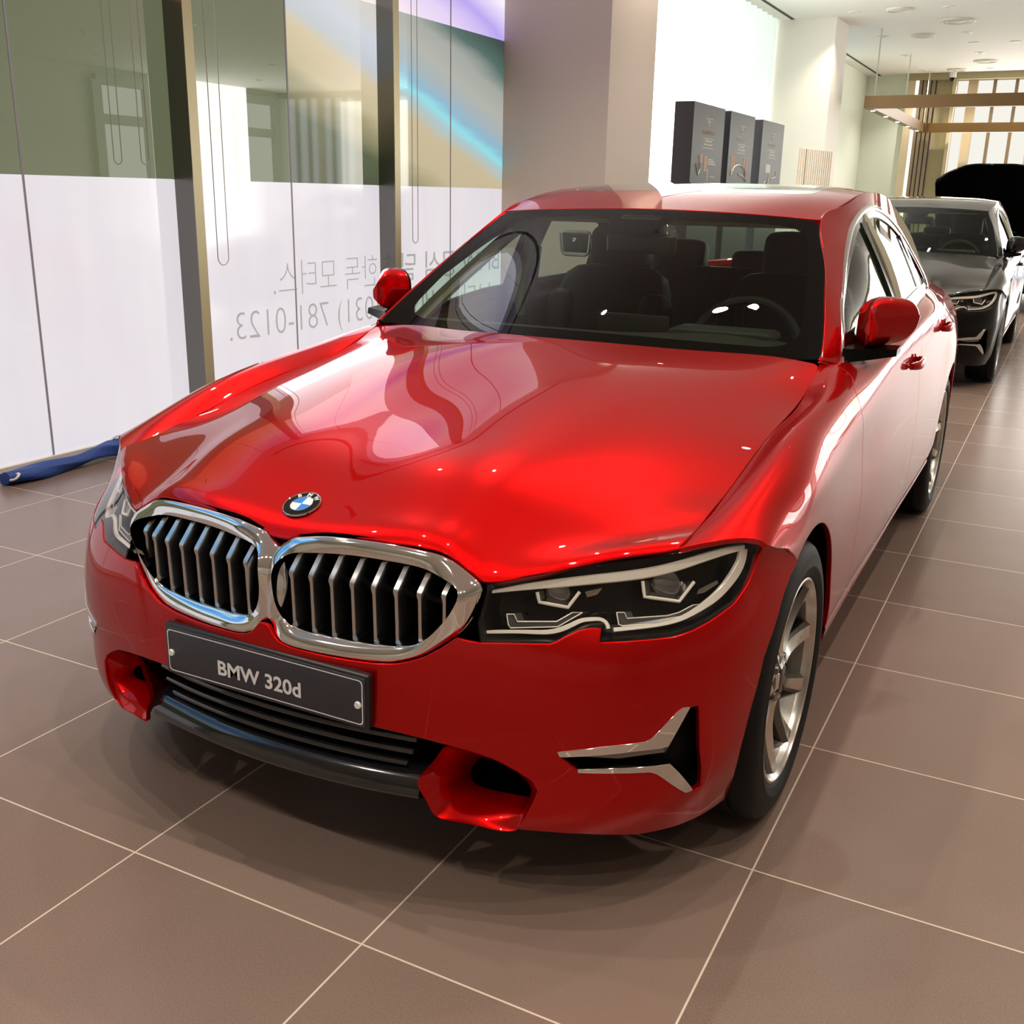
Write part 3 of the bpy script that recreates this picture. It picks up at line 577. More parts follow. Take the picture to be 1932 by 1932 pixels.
        for c,r,bz in (((.5521,.2169,.6674),.024,[(.5237,.188,.6736),(.5303,.1846,.6559),(.5779,.2104,.6459),(.5903,.2339,.6714)]),((.7156,.3543,.6701),.030,[(.6832,.32,.6832),(.6925,.3092,.6566),(.7484,.3513,.644),(.7641,.387,.6754)])):
            ax=np.array([.30,-.92,.12]); ax/=np.linalg.norm(ax)
            a=np.cross(ax,[0,0,1]); a/=np.linalg.norm(a); b=np.cross(a,ax)
            def disc(prof,nm,mat,n=36):
                mb=MB(); mb.loft([mp([np.array(c)+ax*o_+rr*(math.cos(t)*a+math.sin(t)*b) for t in np.linspace(0,2*math.pi,n,endpoint=False)],mr) for o_,rr in prof]); return mb.obj(nm,mat,lens)
            disc([(-.03,r*1.25),(-.012,r*1.2),(-.002,r*1.04),(-.006,r)],'projector_ring',P('projector_ring_dark',(.05,.048,.045),.2,.8))
            disc([(r*.36*math.cos(t),r*math.sin(t)) for t in np.linspace(math.pi/2,.02,10)],'projector_lens',P('projector_glass',(.03,.032,.035),.0,0,1.0,.0,spec=.9,ior=1.9))
            e=np.array(bz); w=ax*.012
            mb=MB(); mb.tube(mp(resample(e+ax*.004,.012),mr),[.0035]*len(resample(e,.012)),8); mb.obj('projector_bezel',LG,lens)
            bz2=resample(e,.01); inn=np.array([np.array(c)-ax*.01+(p-np.array(c))*.72 for p in bz2]); mb=MB(); mb.loft([mp(bz2,mr),mp(inn,mr)],closed=False); mb.obj('projector_reflector',P('reflector',(.55,.53,.49),.2,1),lens)
        for x0,ps in ((0,[(.600,.236,.672),(.624,.262,.676),(.618,.254,.664),(.604,.238,.661)]),(1,[(.775,.385,.662),(.800,.42,.674),(.803,.42,.668),(.785,.392,.655),(.774,.378,.654)])):
            MB().prism(mp(ps,mr),mp([(0,.004,-.001)],mr)[0]).obj('side_marker',P('reflector',(.55,.53,.49),.2,1),lens,smooth=False)
    both(lamp)
    # ---- outer bumper vents with chrome wings
    def vent(mr):
        q=FASCIA.inv(FOGO); q=clean(resample(q,.012,True)); A=FASCIA(q[:,0],q[:,1]); c=A.mean(0)
        mb=MB().loft([mp(A,mr),mp(A+(c-A)*.05+[-.012,.035,0],mr),mp(A+(c-A)*.10+[-.02,.06,0],mr)],cap1=True); v=mb.obj('side_vent',P('vent_black',(.0035,.0035,.0035),.5,spec=.2),car,sharp=40)
        if mr: pass
        UPC=[(.608,.1222,.3894),(.6812,.162,.4013),(.7483,.2143,.4045),(.7559,.2212,.4098),(.7902,.2575,.4572),(.7972,.2662,.4642),(.8073,.2783,.4646),(.7804,.2464,.3903),(.7708,.2367,.3887),(.729,.1982,.3891),(.6111,.1239,.3811)]
        LOC=[(.6423,.1413,.3530),(.7026,.1807,.3520),(.764,.2336,.3480),(.7834,.2532,.3482),(.8171,.306,.2746),(.8086,.2932,.2736),(.7886,.2623,.303),(.766,.2368,.3317),(.7551,.2258,.3388),(.7027,.1811,.3440),(.6423,.1414,.3480)]
        for pl in (UPC,LOC): panel('chrome_wing',FASCIA,pl,CHROME,v,h=.02,depth=.012,gap=.0003,off=.003,mirror=mr,edge_r=.0025)
        # fog lamp between the wings
        FL=[(.640,.150,.383),(.70,.188,.386),(.765,.243,.387),(.772,.250,.372),(.70,.190,.368),(.65,.155,.375)]
        MB().prism(mp(np.array(FL)+[0,.004,0],mr),(0,.02,0)).obj('fog_lamp',P('fog_lamp_glass',(.22,.20,.18),.1,.3,1),v,smooth=False)
    both(vent)
    # ---- plate
    pl=MB().box((0,.0165,.4525),(.522,.020,.116),bev=.006,seg=3); plate=pl.obj('number_plate',P('plate_holder_black',(.010,.010,.011),.35),car)
    MB().box((0,.0060,.4525),(.509,.003,.103),bev=.0012).obj('plate_face',P('plate_charcoal',(.030,.031,.042),.45),plate)
    w=round_poly([(-.250,0,.405),(.250,0,.405),(.250,0,.4995),(-.250,0,.4995)],.010,6); w2=np.array([(0,0,.4525)])+(w-np.array([0,0,.4525]))*[.9905,1,.951]
    WH=P('plate_white',(.80,.80,.82),.5)
    MB().loft([w+[0,.0040,0],w2+[0,.0040,0]]).obj('plate_border',WH,plate,smooth=False)
    text_obj('plate_lettering','BMW 320d',.05,Matrix(((1,0,0,-.0055),(0,0,-1,.0036),(0,1,0,.4425),(0,0,0,1))),WH,plate,fit=(.214,.033),bold=.0011)
    for x in (-.2405,.2385):
        MB().lathe([(0,0),(.0,.0065),(.004,.008),(.007,.008)],c=(x,.0005,.4465),axis='y',n=16).obj('plate_screw',WH,plate)
    # ---- wings, doors, rear quarters
    def sides(mr):
        u0=SIDE.inv([(.740,.363,.748)])[0][0]
        ds=[(1.525,.927),(1.500,.922),(1.455,.903),(1.425,.858),(1.455,.77),(1.490,.66),(1.485,.59),(1.455,.50),(1.43,.42),(1.42,.335)]
        bs=[(2.545,.980),(2.535,.94),(2.520,.90),(2.520,.735),(2.495,.54),(2.480,.42),(2.475,.34)]
        rs=[(3.445,1.012),(3.43,.95),(3.39,.86),(3.335,.76),(3.255,.655),(3.20,.53),(3.175,.42),(3.165,.35)]
        D,B,Q=side_uv(ds),side_uv(bs),side_uv(rs); D[0][1]=0; B[0][1]=0; Q[0][1]=0
        dsm,bsm,rsm=spline(D,40),spline(B,30),spline(Q,30)
        arc=lambda c,a0,a1,n=30: side_uv([(c[0]-c[2]*math.cos(math.radians(a)),c[1]+c[2]*math.sin(math.radians(a))) for a in np.linspace(a0,a1,n)])
        top=lambda a,b,n=30: np.array([(u,0) for u in np.linspace(a,b,n)])
        tip=SIDE.inv(HL_TOP[5:]); sp=SIDE.inv(SPLITS)
        aF=arc(FA,68,181); s1=side_uv([(1.19,.335),(1.25,.335)])
        fen=np.vstack([tip,sp,aF,s1,dsm[::-1],top(dsm[0][0]-.02,u0+.03)])
        panel('front_wing',SIDE,fen,paint,car,h=.028,uv=True,mirror=mr,depth=.012,gap=.0018)
        low=lambda a,b: side_uv([(y,.335+.0*y) for y in np.linspace(a,b,20)])
        door=np.vstack([dsm,low(1.45,2.46),bsm[::-1],top(bsm[0][0]-.02,dsm[0][0]+.02)])
        fd=panel('front_door',SIDE,door,paint,car,h=.03,uv=True,mirror=mr,depth=.012,gap=.0020)
        door2=np.vstack([bsm,low(2.50,3.14),rsm[::-1],top(rsm[0][0]-.02,bsm[0][0]+.02)])
        rd=panel('rear_door',SIDE,door2,paint,car,h=.03,uv=True,mirror=mr,depth=.012,gap=.0020)
        aR=arc(RA,0,180,40); 
        q=np.vstack([rsm,aR[2:],side_uv([(4.02,.24),(4.2,.23),(4.45,.24),(4.60,.245)]),side_uv([(4.66,.45),(4.67,.7)]),[(SIDE.u[-1]-.08,.05)],top(SIDE.u[-1]-.10,rsm[0][0]+.02,40)])
        panel('rear_quarter',SIDE,q,paint,car,h=.035,uv=True,mirror=mr,depth=.012,gap=.0018)
        # sill under the doors
        A=[]
        for y in np.linspace(1.155,3.265,40):
            qv=side_uv([(y,.33)])[0]; p=SIDE([qv[0]],[qv[1]])[0]; x=p[0]; zb=.262+.012*(y-1.2)
            A.append([(x-.02,y,.345),(x-.003,y,.330),(x-.001,y,.315),(x-.004,y,zb+.03),(x-.012,y,zb+.008),(x-.03,y,zb),(x-.20,y,zb-.01)])
        MB().loft([mp(a,mr) for a in A],closed=False).obj('side_sill',paint,car,sharp=50)
        # wheel-arch liners
        for c in (FA,RA):
            A=[]
            for a in np.linspace(4,176,40):
                y=c[0]-(c[2]+.004)*math.cos(math.radians(a)); z=c[1]+(c[2]+.004)*math.sin(math.radians(a)); A.append([(.893-(.035*max(0,1-a/60) if c is FA else 0),y,z),(.55,y,z)])
            MB().loft([mp(a,mr) for a in A],closed=False).obj('wheel_arch_liner',DARK,car)
        # handles
        for par,y,z in ((fd,2.33,.862),(rd,3.16,.905)):
            uvh=side_uv([(y,z)])[0]; p=SIDE([uvh[0]],[uvh[1]])[0]; n=np.array([1,0,.12])
            cup=MB(); ring=[np.array([p[0]-.004,y+.055*math.cos(t),z+.030*math.sin(t)]) for t in np.linspace(0,2*math.pi,24,endpoint=False)]; r2=[np.array([p[0]-.022,y+.045*math.cos(t),z+.022*math.sin(t)]) for t in np.linspace(0,2*math.pi,24,endpoint=False)]
            r0=[np.array([p[0]+.0012,y+.058*math.cos(t),z+.033*math.sin(t)]) for t in np.linspace(0,2*math.pi,24,endpoint=False)]
            cup.loft([mp(r0,mr),mp(ring,mr),mp(r2,mr)],cap1=True); cup.obj('handle_cup',paint,par)
            A=[]
            for t in np.linspace(-1,1,17):
                yy=y+.105*t; xx=p[0]+.030-.022*abs(t)**3.5; hh=.0165-.006*t*t; A.append([(xx+.010*math.cos(a_),yy,z+.002+hh*math.sin(a_)) for a_ in np.linspace(0,2*math.pi,12,endpoint=False)])
            MB().loft([mp(a,mr) for a in A],cap0=True,cap1=True).obj('door_handle',paint,par)
    both(sides)
    # ---- cabin: screen, roof, pillars, side windows
    vm=SCREEN.v[len(SCREEN.v)//2]; V=SCREEN.v[-1]; U=SCREEN.u[-1]
    full=round_poly([(0.0,0.0),(0.0,V),(U,V),(U,0.0)],[.03,.03,.06,.06],6)
    panel('windscreen',SCREEN,full,SCREENGLASS,car,h=.05,uv=True,depth=.006,gap=.001,off=0.0)
    # printed black border
    wl,wr=.075,.050
    inn=round_poly([(.050,vm*2*0+.066),(.050,V-.066),(U-.055,V-.050),(U-.055,.050)],[.10,.10,.10,.10],8)
    sensor=[(U-.05,vm-.14),(U-.13,vm-.10),(U-.19,vm-.08),(U-.19,vm+.08),(U-.13,vm+.10),(U-.05,vm+.14)]
    panel('screen_border',SCREEN,full,P('frit_black',(.0012,.0012,.0012),.9,spec=.02),car,h=.035,holes=[inn],uv=True,depth=.002,gap=.001,off=-.004,flange=False)
    panel('sensor_cover',SCREEN,round_poly(sensor,.02,4),P('frit_black',(.0012,.0012,.0012),.9,spec=.02),car,h=.03,uv=True,off=-.005,flange=False)
    cw=MB(); A=[]
    for x in np.linspace(-.735,.735,41):
        y=1.300+.9626*x**2-1.064*x**4; z=.986-.143*x**2+.2205*x**4; A.append([(x,y-.004,z-.010),(x,y+.05,z-.012),(x,y+.05,z-.06)])
    cw.loft(A,closed=False).obj('cowl',PLASTIC,car)
    def corner(mr):
        a=SIDE(np.array([1.46,1.50,1.54,1.58,1.61]),np.zeros(5)); pts=list(a)+[(.797,1.615,.934),(.775,1.555,.950),(.748,1.503,.962),(.742,1.500,.954)]
        c=np.mean(np.array(pts),0)+[0,0,.004]; V=[c]+pts; n=len(pts); MB().add(mp(V,mr),[(0,1+i,1+(i+1)%n) for i in range(n)]).obj('cowl_corner',paint,car)
    both(corner)
    RU=ROOF.u[-1]; RV=ROOF.v[-1]; vr=RV/2
    sun=round_poly([(.365,vr-.47),(.365,vr+.47),(1.15,vr+.47),(1.15,vr-.47)],[.10,.10,.06,.06],8)
    side0=.007
    rp=np.array([(.004,v) for v in np.linspace(side0,RV-side0,30)]+[(u,RV-side0) for u in np.linspace(.03,RU-.03,30)]+[(RU,v) for v in np.linspace(RV-side0,side0,30)]+[(u,side0) for u in np.linspace(RU-.03,.03,30)])
    roof=panel('roof',ROOF,rp,paint,car,h=.04,holes=[sun],uv=True,depth=.012,gap=.001)
    panel('sunroof_glass',ROOF,sun,P('sunroof_glass_dark',(.012,.012,.012),.03,0,1.0,.0),car,h=.05,uv=True,depth=.008,gap=.003)
    def cabin(mr):
        # body side around the glass: roof rail, pillars
        S=CABIN; Vc=S.v[-1]
        dlo=[(1.575,.925),(1.623,.980),(1.742,1.057),(1.900,1.137),(2.044,1.209),(2.183,1.269),(2.322,1.317),(2.44,1.348),(2.59,1.371),(2.756,1.377),(2.90,1.366),(3.06,1.341),(3.25,1.294),(3.42,1.236),(3.57,1.170),(3.68,1.105),(3.745,1.050),(3.738,1.026),(3.62,1.0175)]
        dl=S.inv([(.7,y,z) for y,z in dlo],(1,2)); bel=np.array([(u,.0) for u in np.linspace(S.u[9]-.12,1.62,30)])
        dl=np.vstack([spline(dl,80),bel])
        u_=S.u
        outer=np.vstack([[(1.53,0)],[(u_[0],v) for v in np.linspace(.01,Vc,6)],[(u,Vc) for u in np.linspace(u_[0]+.03,u_[-1],60)],[(u_[-1],v) for v in np.linspace(Vc*.8,0.01,5)],[(u,-.002) for u in np.linspace(u_[-1]-.02,1.56,60)]])
        panel('cabin_frame',S,outer,paint,car,h=.03,holes=[inset(clean(dl if area2(dl)>0 else dl[::-1]),.004)[::-1]],uv=True,mirror=mr,depth=.010,gap=.0008)
        d=clean(resample(dl if area2(dl)>0 else dl[::-1],.03,True)); w0=inset(d,.0); w1=inset(d,.016); w2=inset(d,.020); w3=inset(d,.034)
        def lift(q,o):
            A=S(q[:,0],q[:,1]); N=S.normal(q[:,0],q[:,1]); N*=np.sign(((A-CTR)*N).sum(1).mean()); return mp(A+N*o,mr)
        fr=MB().loft([lift(w0,-.006),lift(inset(d,.001),.004),lift(inset(d,.008),.0065),lift(w1,.004),lift(w1,-.006)]); fr.obj('window_chrome',CHROME,car,sharp=60)
        MB().loft([lift(w1,.0005),lift(w3,-.003),lift(w3,-.012)]).obj('window_seal',TRIMBLACK,car)
        panel('side_window',S,w2,SIDEGLASS,car,h=.05,uv=True,mirror=mr,depth=.004,gap=.0,off=-.008,flange=False)
        # blacked-out B and C posts between the panes
        for yb,yt,wd in ((2.565,2.50,.060),(3.36,3.21,.040)):
            A=[]
            for t in np.linspace(0.02,.98,14):
                zz=.985+.40*t; y=yb+(yt-yb)*t; 
                a=S.inv([(.7,y-wd,zz),(.7,y+wd,zz)],(1,2)); pp=S(a[:,0],a[:,1])
                if pp[:,2].max()<1.372: A.append([pp[0]+[.001,0,0],pp[0]*.5+pp[1]*.5+[.003,0,0],pp[1]+[.001,0,0]])
            A=[a for a in A if inside(S.inv([a[1]],(1,2)),w2)[0]]
            MB().loft([mp(a,mr) for a in A],closed=False).obj('window_post',TRIMBLACK,car)
    both(cabin)
    panel('rear_screen',BACKLIGHT,round_poly([(.01,.02),(.01,BACKLIGHT.v[-1]-.02),(BACKLIGHT.u[-1]-.01,BACKLIGHT.v[-1]-.02),(BACKLIGHT.u[-1]-.01,.02)],.05,5),SIDEGLASS,car,h=.06,uv=True,depth=.006)
    panel('boot_lid',DECK,[(.02,.02),(.02,DECK.v[-1]-.02),(DECK.u[-1],DECK.v[-1]-.02),(DECK.u[-1],.02)],paint,car,h=.05,uv=True)
    rb=MB(); A=[]
    for x in np.linspace(-.60,.60,25):
        yy=4.70-.12*(abs(x)/.6)**3; A.append([(x,yy-.06,.90),(x,yy,.72),(x,yy+.008,.55),(x,yy-.02,.38),(x,yy-.12,.24)])
    rb.loft(A,closed=False).obj('rear_bumper',paint,car)
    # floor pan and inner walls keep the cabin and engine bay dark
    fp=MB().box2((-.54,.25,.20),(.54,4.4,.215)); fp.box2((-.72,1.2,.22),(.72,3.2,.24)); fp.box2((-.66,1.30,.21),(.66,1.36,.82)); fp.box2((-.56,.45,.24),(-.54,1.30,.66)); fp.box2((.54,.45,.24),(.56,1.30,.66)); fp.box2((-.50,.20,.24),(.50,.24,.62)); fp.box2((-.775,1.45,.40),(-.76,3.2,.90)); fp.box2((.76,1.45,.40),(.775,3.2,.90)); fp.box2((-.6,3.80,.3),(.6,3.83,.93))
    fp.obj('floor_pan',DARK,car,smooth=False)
    # ---- mirrors
    def mirror(mr):
        c=np.array([.884,1.745,1.053]); A=[]
        wide={.035:1.25,.055:1.5}
        prof=[(-.085,.30,-.012),(-.080,.55,-.008),(-.066,.74,-.004),(-.040,.90,0),(-.005,.98,.002),(.035,1.0,.002),(.055,1.0,0)]
        for dy,sc,dz in prof:
            ring=[]
            for t in np.linspace(0,2*math.pi,40,endpoint=False):
                ct,st_=math.cos(t),math.sin(t); hx=.066*sc*np.sign(ct)*abs(ct)**.62*(wide.get(dy,1) if ct<0 else 1); hz=(.068 if st_>0 else .070)*sc*np.sign(st_)*abs(st_)**.66
                ring.append(c+np.array([hx-min(.08,(.055-dy)*.66)*(.5+.5*np.sign(ct)*abs(ct)**.62)-(.010 if st_<0 else 0)*sc*abs(st_),dy+.30*hx,hz+dz+(-.12*hx-1.6*hx*hx if st_>0 else .30*max(hx,-.07))]))
            A.append(ring)
        m_=MB().loft([mp(a,mr) for a in A],cap0=True).obj('door_mirror',paint,car)
        e=np.array(A[-1]); cc=e.mean(0)
        MB().loft([mp(e,mr),mp(e+[0,.012,0],mr),mp(cc+(e-cc)*.9+[0,.012,0],mr),mp(cc+(e-cc)*.86-[0,.004,0],mr)]).obj('mirror_rim',TRIMBLACK,m_,sharp=40)
        MB().add(mp(cc+(e-cc)*.86-[0,.003,0],mr),[tuple(range(len(e)))]).obj('mirror_glass',P('mirror_glass',(.85,.87,.86),.0,1),m_,smooth=False)
        f=MB(); 
        f.loft([mp([(.78,1.600,.945),(.78,1.605,.986),(.78,1.79,.990),(.78,1.80,.950)],mr),mp([(.845,1.66,.952),(.845,1.665,.982),(.845,1.775,.986),(.845,1.785,.955)],mr),mp([(.915,1.69,.965),(.915,1.695,.984),(.915,1.765,.988),(.915,1.775,.969)],mr)],True,True,True)
        f.obj('mirror_foot',TRIMBLACK,m_,sharp=30)
        t=MB(); t.add(mp([(.752,1.545,.950),(.806,1.60,.935),(.806,1.83,.952),(.775,1.80,1.03),(.757,1.655,1.005)],mr),[(0,1,2,3,4)]); t.obj('mirror_triangle',TRIMBLACK,m_,smooth=False)
    both(mirror)
    for y in (.786,3.637):
        for fl in (False,True): build_wheel(0,y,fl,car)
    # ---- badge
    q=HOOD.inv([(0,.156,.7685)])[0]; c=HOOD([q[0]],[q[1]])[0]; n=HOOD.normal([q[0]],[q[1]])[0]; n=n if n[2]>0 else -n
    emblem(car,c-n*.001,n,(0,.8,.6),.082)
    interior(car)
    return car
def cushion(c,d,rot=None,n=3,puff=.25):
    bm=bmesh.new(); bmesh.ops.create_cube(bm,size=1); bmesh.ops.subdivide_edges(bm,edges=bm.edges[:],cuts=6,use_grid_fill=True)
    for v in bm.verts:
        p=v.co*2; q=[abs(t) for t in p]; L=(sum(t**5 for t in q))**(1/5); v.co=p/ max(L,1e-6)*max(q)/2*1.0
        v.co=p/max(L,1e-6)*max(q)*.5
    bmesh.ops.scale(bm,vec=d,verts=bm.verts); M=Matrix.Translation(c)@(rot.to_4x4() if rot is not None else Matrix()); bm.transform(M); bm.verts.index_update()
    r=([tuple(v.co) for v in bm.verts],[[v.index for v in f.verts] for f in bm.faces]); bm.free(); return r
def interior(car):
    RX_=lambda a: Matrix.Rotation(math.radians(a),3,'X')
    # dashboard
    A=[]
    for x in np.linspace(-.70,.70,31):
        y0=1.38+.70*x**2; k=.012*math.exp(-((x-.36)/.22)**2)
        A.append([(x,y0,.955),(x,1.62,.958),(x,1.80,.955+k*2),(x,1.90,.935+k*3),(x,1.95,.88+k),(x,1.93,.75),(x,1.85,.55)])
    d=MB().loft(A,closed=False); d.box((.36,1.86,.965),(.34,.16,.045),bev=.02); d.box((.02,1.92,.955),(.26,.02,.10),bev=.006); d.obj('dashboard',DASH,car)
    # steering wheel
    st=empty('steering_wheel_group'); bpy.data.objects.remove(st)
    R0=Matrix.Rotation(math.radians(-24),3,'X'); c=np.array([.37,2.06,.885])
    ring=[c+np.array(R0@Vector((.186*math.cos(t),0,.186*math.sin(t)))) for t in np.linspace(0,2*math.pi,48,endpoint=False)]
    w=MB().tube(ring,.0165,10,closed=True).obj('steering_wheel',SEAT,car)
    h=MB().box(tuple(c),(.16,.05,.11),rot=R0,bev=.02)
    for a in (0,180,270): 
        v=R0@Vector((.12*math.cos(math.radians(a)),0,.12*math.sin(math.radians(a)))); h.box(tuple(c+np.array(v)),(.12 if a!=270 else .05,.02,.03 if a!=270 else .12),rot=R0,bev=.006)
    h.obj('steering_boss',SEAT,w)
    def seat(x,y,front=True):
        s=MB(); s.add(*cushion((x,y-.02,.50),(.50,.52,.18)),0)
        s.add(*cushion((x,y+.235,.80),(.49,.17,.64),RX_(-16)))
        for sg in (-1,1): s.add(*cushion((x+sg*.205,y+.19,.76),(.12,.17,.50),RX_(-16))); s.add(*cushion((x+sg*.21,y-.03,.54),(.11,.48,.18)))
        o=s.obj('front_seat',SEAT,car)
        MB().add(*cushion((x,y+.345,1.175),(.265,.115,.185),RX_(-10))).obj('headrest',SEAT,o)
        for sg in (-1,1): MB().tube([(x+sg*.06,y+.325,1.05),(x+sg*.06,y+.335,1.12)],.007,8).obj('headrest_post',CHROME,o)
    seat(-.37,2.42); seat(.37,2.42)
    s=MB(); s.add(*cushion((0,3.22,.50),(1.30,.50,.20))); s.add(*cushion((0,3.50,.78),(1.30,.18,.60),RX_(-20))); s.box((0,3.80,.955),(1.2,.44,.02)); o=s.obj('rear_bench',SEAT,car)
    for x,hh in ((-.40,.15),(0,.10),(.40,.15)):
        MB().add(*cushion((x,3.63,1.055+hh*.35),(.27,.11,hh+.02),RX_(-12))).obj('headrest',SEAT,o)
        for sg in (-1,1): MB().tube([(x+sg*.055,3.615,.99),(x+sg*.055,3.62,1.06)],.006,8).obj('headrest_post',CHROME,o)
    # headliner and inner pillars
    A=[]
    for u in np.linspace(.03,ROOF.u[-1]-.02,14):
        v=np.linspace(.03,ROOF.v[-1]-.03,17); Pn=ROOF(np.full(17,u),v)-np.array([0,0,.035]); A.append(Pn)
    MB().loft(A,closed=False).obj('headliner',HEADLINER,car)
    MB().box((0,2.235,1.318),(1.02,.11,.02),rot=RX_(18),bev=.008).obj('header_trim',HEADLINER,car)
    for sg in (-1,1):
        p=np.array([(sg*.705,1.70,.955),(sg*.665,1.86,1.06),(sg*.618,2.03,1.165),(sg*.570,2.19,1.262),(sg*.540,2.38,1.330)])
        MB().tube(spline(p,12),.024,8).obj('pillar_trim',HEADLINER,car)
        p=np.array([(sg*.775,2.60,.90),(sg*.745,2.585,1.06),(sg*.69,2.57,1.20),(sg*.60,2.55,1.35)]); MB().tube(spline(p,10),[.05,.05,.048,.045,.042,.04,.038,.036,.034,.03],8).obj('pillar_trim',HEADLINER,car)
        p=np.array([(sg*.70,3.75,.98),(sg*.66,3.68,1.10),(sg*.61,3.55,1.24),(sg*.55,3.40,1.35)]); MB().tube(spline(p,10),.06,8).obj('pillar_trim',HEADLINER,car)
        bz=lambda y:SIDE([y],[0.0])[0]; MB().loft([[(sg*.765,y,.30),(sg*.735,y,.60),(sg*.745,y,.82),(sg*(bz(y)[0]-.045),y,bz(y)[2]-.035),(sg*(bz(y)[0]-.012),y,bz(y)[2]-.006)] for y in np.linspace(1.66,3.75,12)],closed=False).obj('door_card',SEAT,car)
    # seat belts
    for sg in (-1,1): MB().tube([(sg*.70,2.63,1.18),(sg*.71,2.60,.95),(sg*.70,2.55,.6)],[.02,.02,.02],6).obj('seat_belt',P('belt_black',(.01,.01,.01),.8),car)
    # rear-view mirror and camera box
    m_=MB().box((.01,1.99,1.235),(.25,.028,.070),rot=RX_(8),bev=.014,seg=3).obj('rear_view_mirror',P('mirror_shell',(.02,.019,.016),.4),car)
    MB().tube([(.01,2.0,1.26),(.01,2.05,1.30)],.012,8).obj('mirror_stalk',PLASTIC,m_)
    MB().box((-.0,2.03,1.285),(.15,.10,.06),rot=RX_(-25),bev=.015).obj('sensor_box',PLASTIC,car)
    b=MB().box((-.205,1.935,1.235),(.105,.03,.075),rot=RX_(12),bev=.012,seg=3).obj('toll_reader',P('toll_reader_grey',(.035,.036,.034),.4),car)
    r=round_poly([(-.262,1.917,1.262),(-.254,1.923,1.190),(-.156,1.923,1.190),(-.148,1.917,1.262)],.018,5,closed=False); MB().tube(r,.0045,8).obj('reader_trim',SATIN,b)
    emblem(b,(-.205,1.9165,1.239),(0,-.98,.2),(0,.2,.98),.020,'reader_badge')
# ================================================================ showroom: shell
def structure(o): tag(o,kind='structure'); return o
def S_(name,mb,mat,parent=None,smooth=False):
    o=mb.obj(name,mat,parent,smooth=smooth)
    if parent is None: structure(o)
    return o
def tile_mat():
    m=P('floor_tiles',(.2,.14,.11),.27); N,L,b=NT(m); nt=m.node_tree
    tc=node(nt,'ShaderNodeTexCoord'); sp=node(nt,'ShaderNodeSeparateXYZ'); L.new(tc.outputs['Object'],sp.inputs[0])
    def axis(o,off):
        a=node(nt,'ShaderNodeMath',operation='SUBTRACT'); a.inputs[1].default_value=off; L.new(o,a.inputs[0])
        d=node(nt,'ShaderNodeMath',operation='DIVIDE'); d.inputs[1].default_value=.6; L.new(a.outputs[0],d.inputs[0])
        f=node(nt,'ShaderNodeMath',operation='FRACT'); L.new(d.outputs[0],f.inputs[0])
        s=node(nt,'ShaderNodeMath',operation='SUBTRACT'); s.inputs[1].default_value=.5; L.new(f.outputs[0],s.inputs[0])
        ab=node(nt,'ShaderNodeMath',operation='ABSOLUTE'); L.new(s.outputs[0],ab.inputs[0])
        g=node(nt,'ShaderNodeMath',operation='GREATER_THAN'); g.inputs[1].default_value=.5-.0021/.6; L.new(ab.outputs[0],g.inputs[0])
        fl=node(nt,'ShaderNodeMath',operation='FLOOR'); L.new(d.outputs[0],fl.inputs[0]); return g.outputs[0],fl.outputs[0]
    gx,ix=axis(sp.outputs[0],-.293); gy,iy=axis(sp.outputs[1],-.097)
    mx=node(nt,'ShaderNodeMath',operation='MAXIMUM'); L.new(gx,mx.inputs[0]); L.new(gy,mx.inputs[1])
    cb=node(nt,'ShaderNodeCombineXYZ'); L.new(ix,cb.inputs[0]); L.new(iy,cb.inputs[1]); wn=node(nt,'ShaderNodeTexWhiteNoise',noise_dimensions='2D'); L.new(cb.outputs[0],wn.inputs[0])
    no=node(nt,'ShaderNodeTexNoise'); no.inputs['Scale'].default_value=260; no.inputs['Detail'].default_value=3; L.new(tc.outputs['Object'],no.inputs[0])
    n2=node(nt,'ShaderNodeTexNoise'); n2.inputs['Scale'].default_value=4; L.new(tc.outputs['Object'],n2.inputs[0])
    ad=node(nt,'ShaderNodeMath',operation='MULTIPLY_ADD'); ad.inputs[1].default_value=.35; L.new(wn.outputs[0],ad.inputs[0]); L.new(no.outputs[0],ad.inputs[2])
    a2=node(nt,'ShaderNodeMath',operation='MULTIPLY_ADD'); a2.inputs[1].default_value=.3; L.new(n2.outputs[0],a2.inputs[0]); L.new(ad.outputs[0],a2.inputs[2])
    r=node(nt,'ShaderNodeValToRGB'); r.color_ramp.elements[0].position=.45; r.color_ramp.elements[1].position=1.15; r.color_ramp.elements[0].color=(*TILE_A,1); r.color_ramp.elements[1].color=(*TILE_B,1); L.new(a2.outputs[0],r.inputs[0])
    mi=node(nt,'ShaderNodeMixRGB'); L.new(mx.outputs[0],mi.inputs[0]); L.new(r.outputs[0],mi.inputs[1]); mi.inputs[2].default_value=(.62,.52,.42,1); L.new(mi.outputs[0],b.inputs['Base Color'])
    return m
TILE_A=(.150,.104,.084); TILE_B=(.215,.150,.122)
X0,X1,Y0,Y1,ZC=-3.2,12.5,-8.6,23.3,3.94
S_('floor',MB().add([(X0-.1,Y0,0),(X1+.1,Y0,0),(X1+.1,Y1+.1,0),(X0-.1,Y1+.1,0)],[(0,1,2,3)]),tile_mat())
CEILM=P('ceiling_paint',(.80,.80,.74),.7)
ce=MB().box2((X0-.1,Y0,ZC),(X1+.1,Y1+.1,ZC+.1)); S_('ceiling',ce,CEILM)
S_('trim_1',MB().box2((-2.895,2,ZC-.006),(-2.85,23.2,ZC+.01)),P('ceiling_slot_dark',(.05,.05,.045),.8))
WALLM=P('wall_paint',(.62,.60,.53),.7)
S_('wall_front',MB().box2((X0-.1,Y0-.15,0),(X1+.1,Y0,ZC)),WALLM)
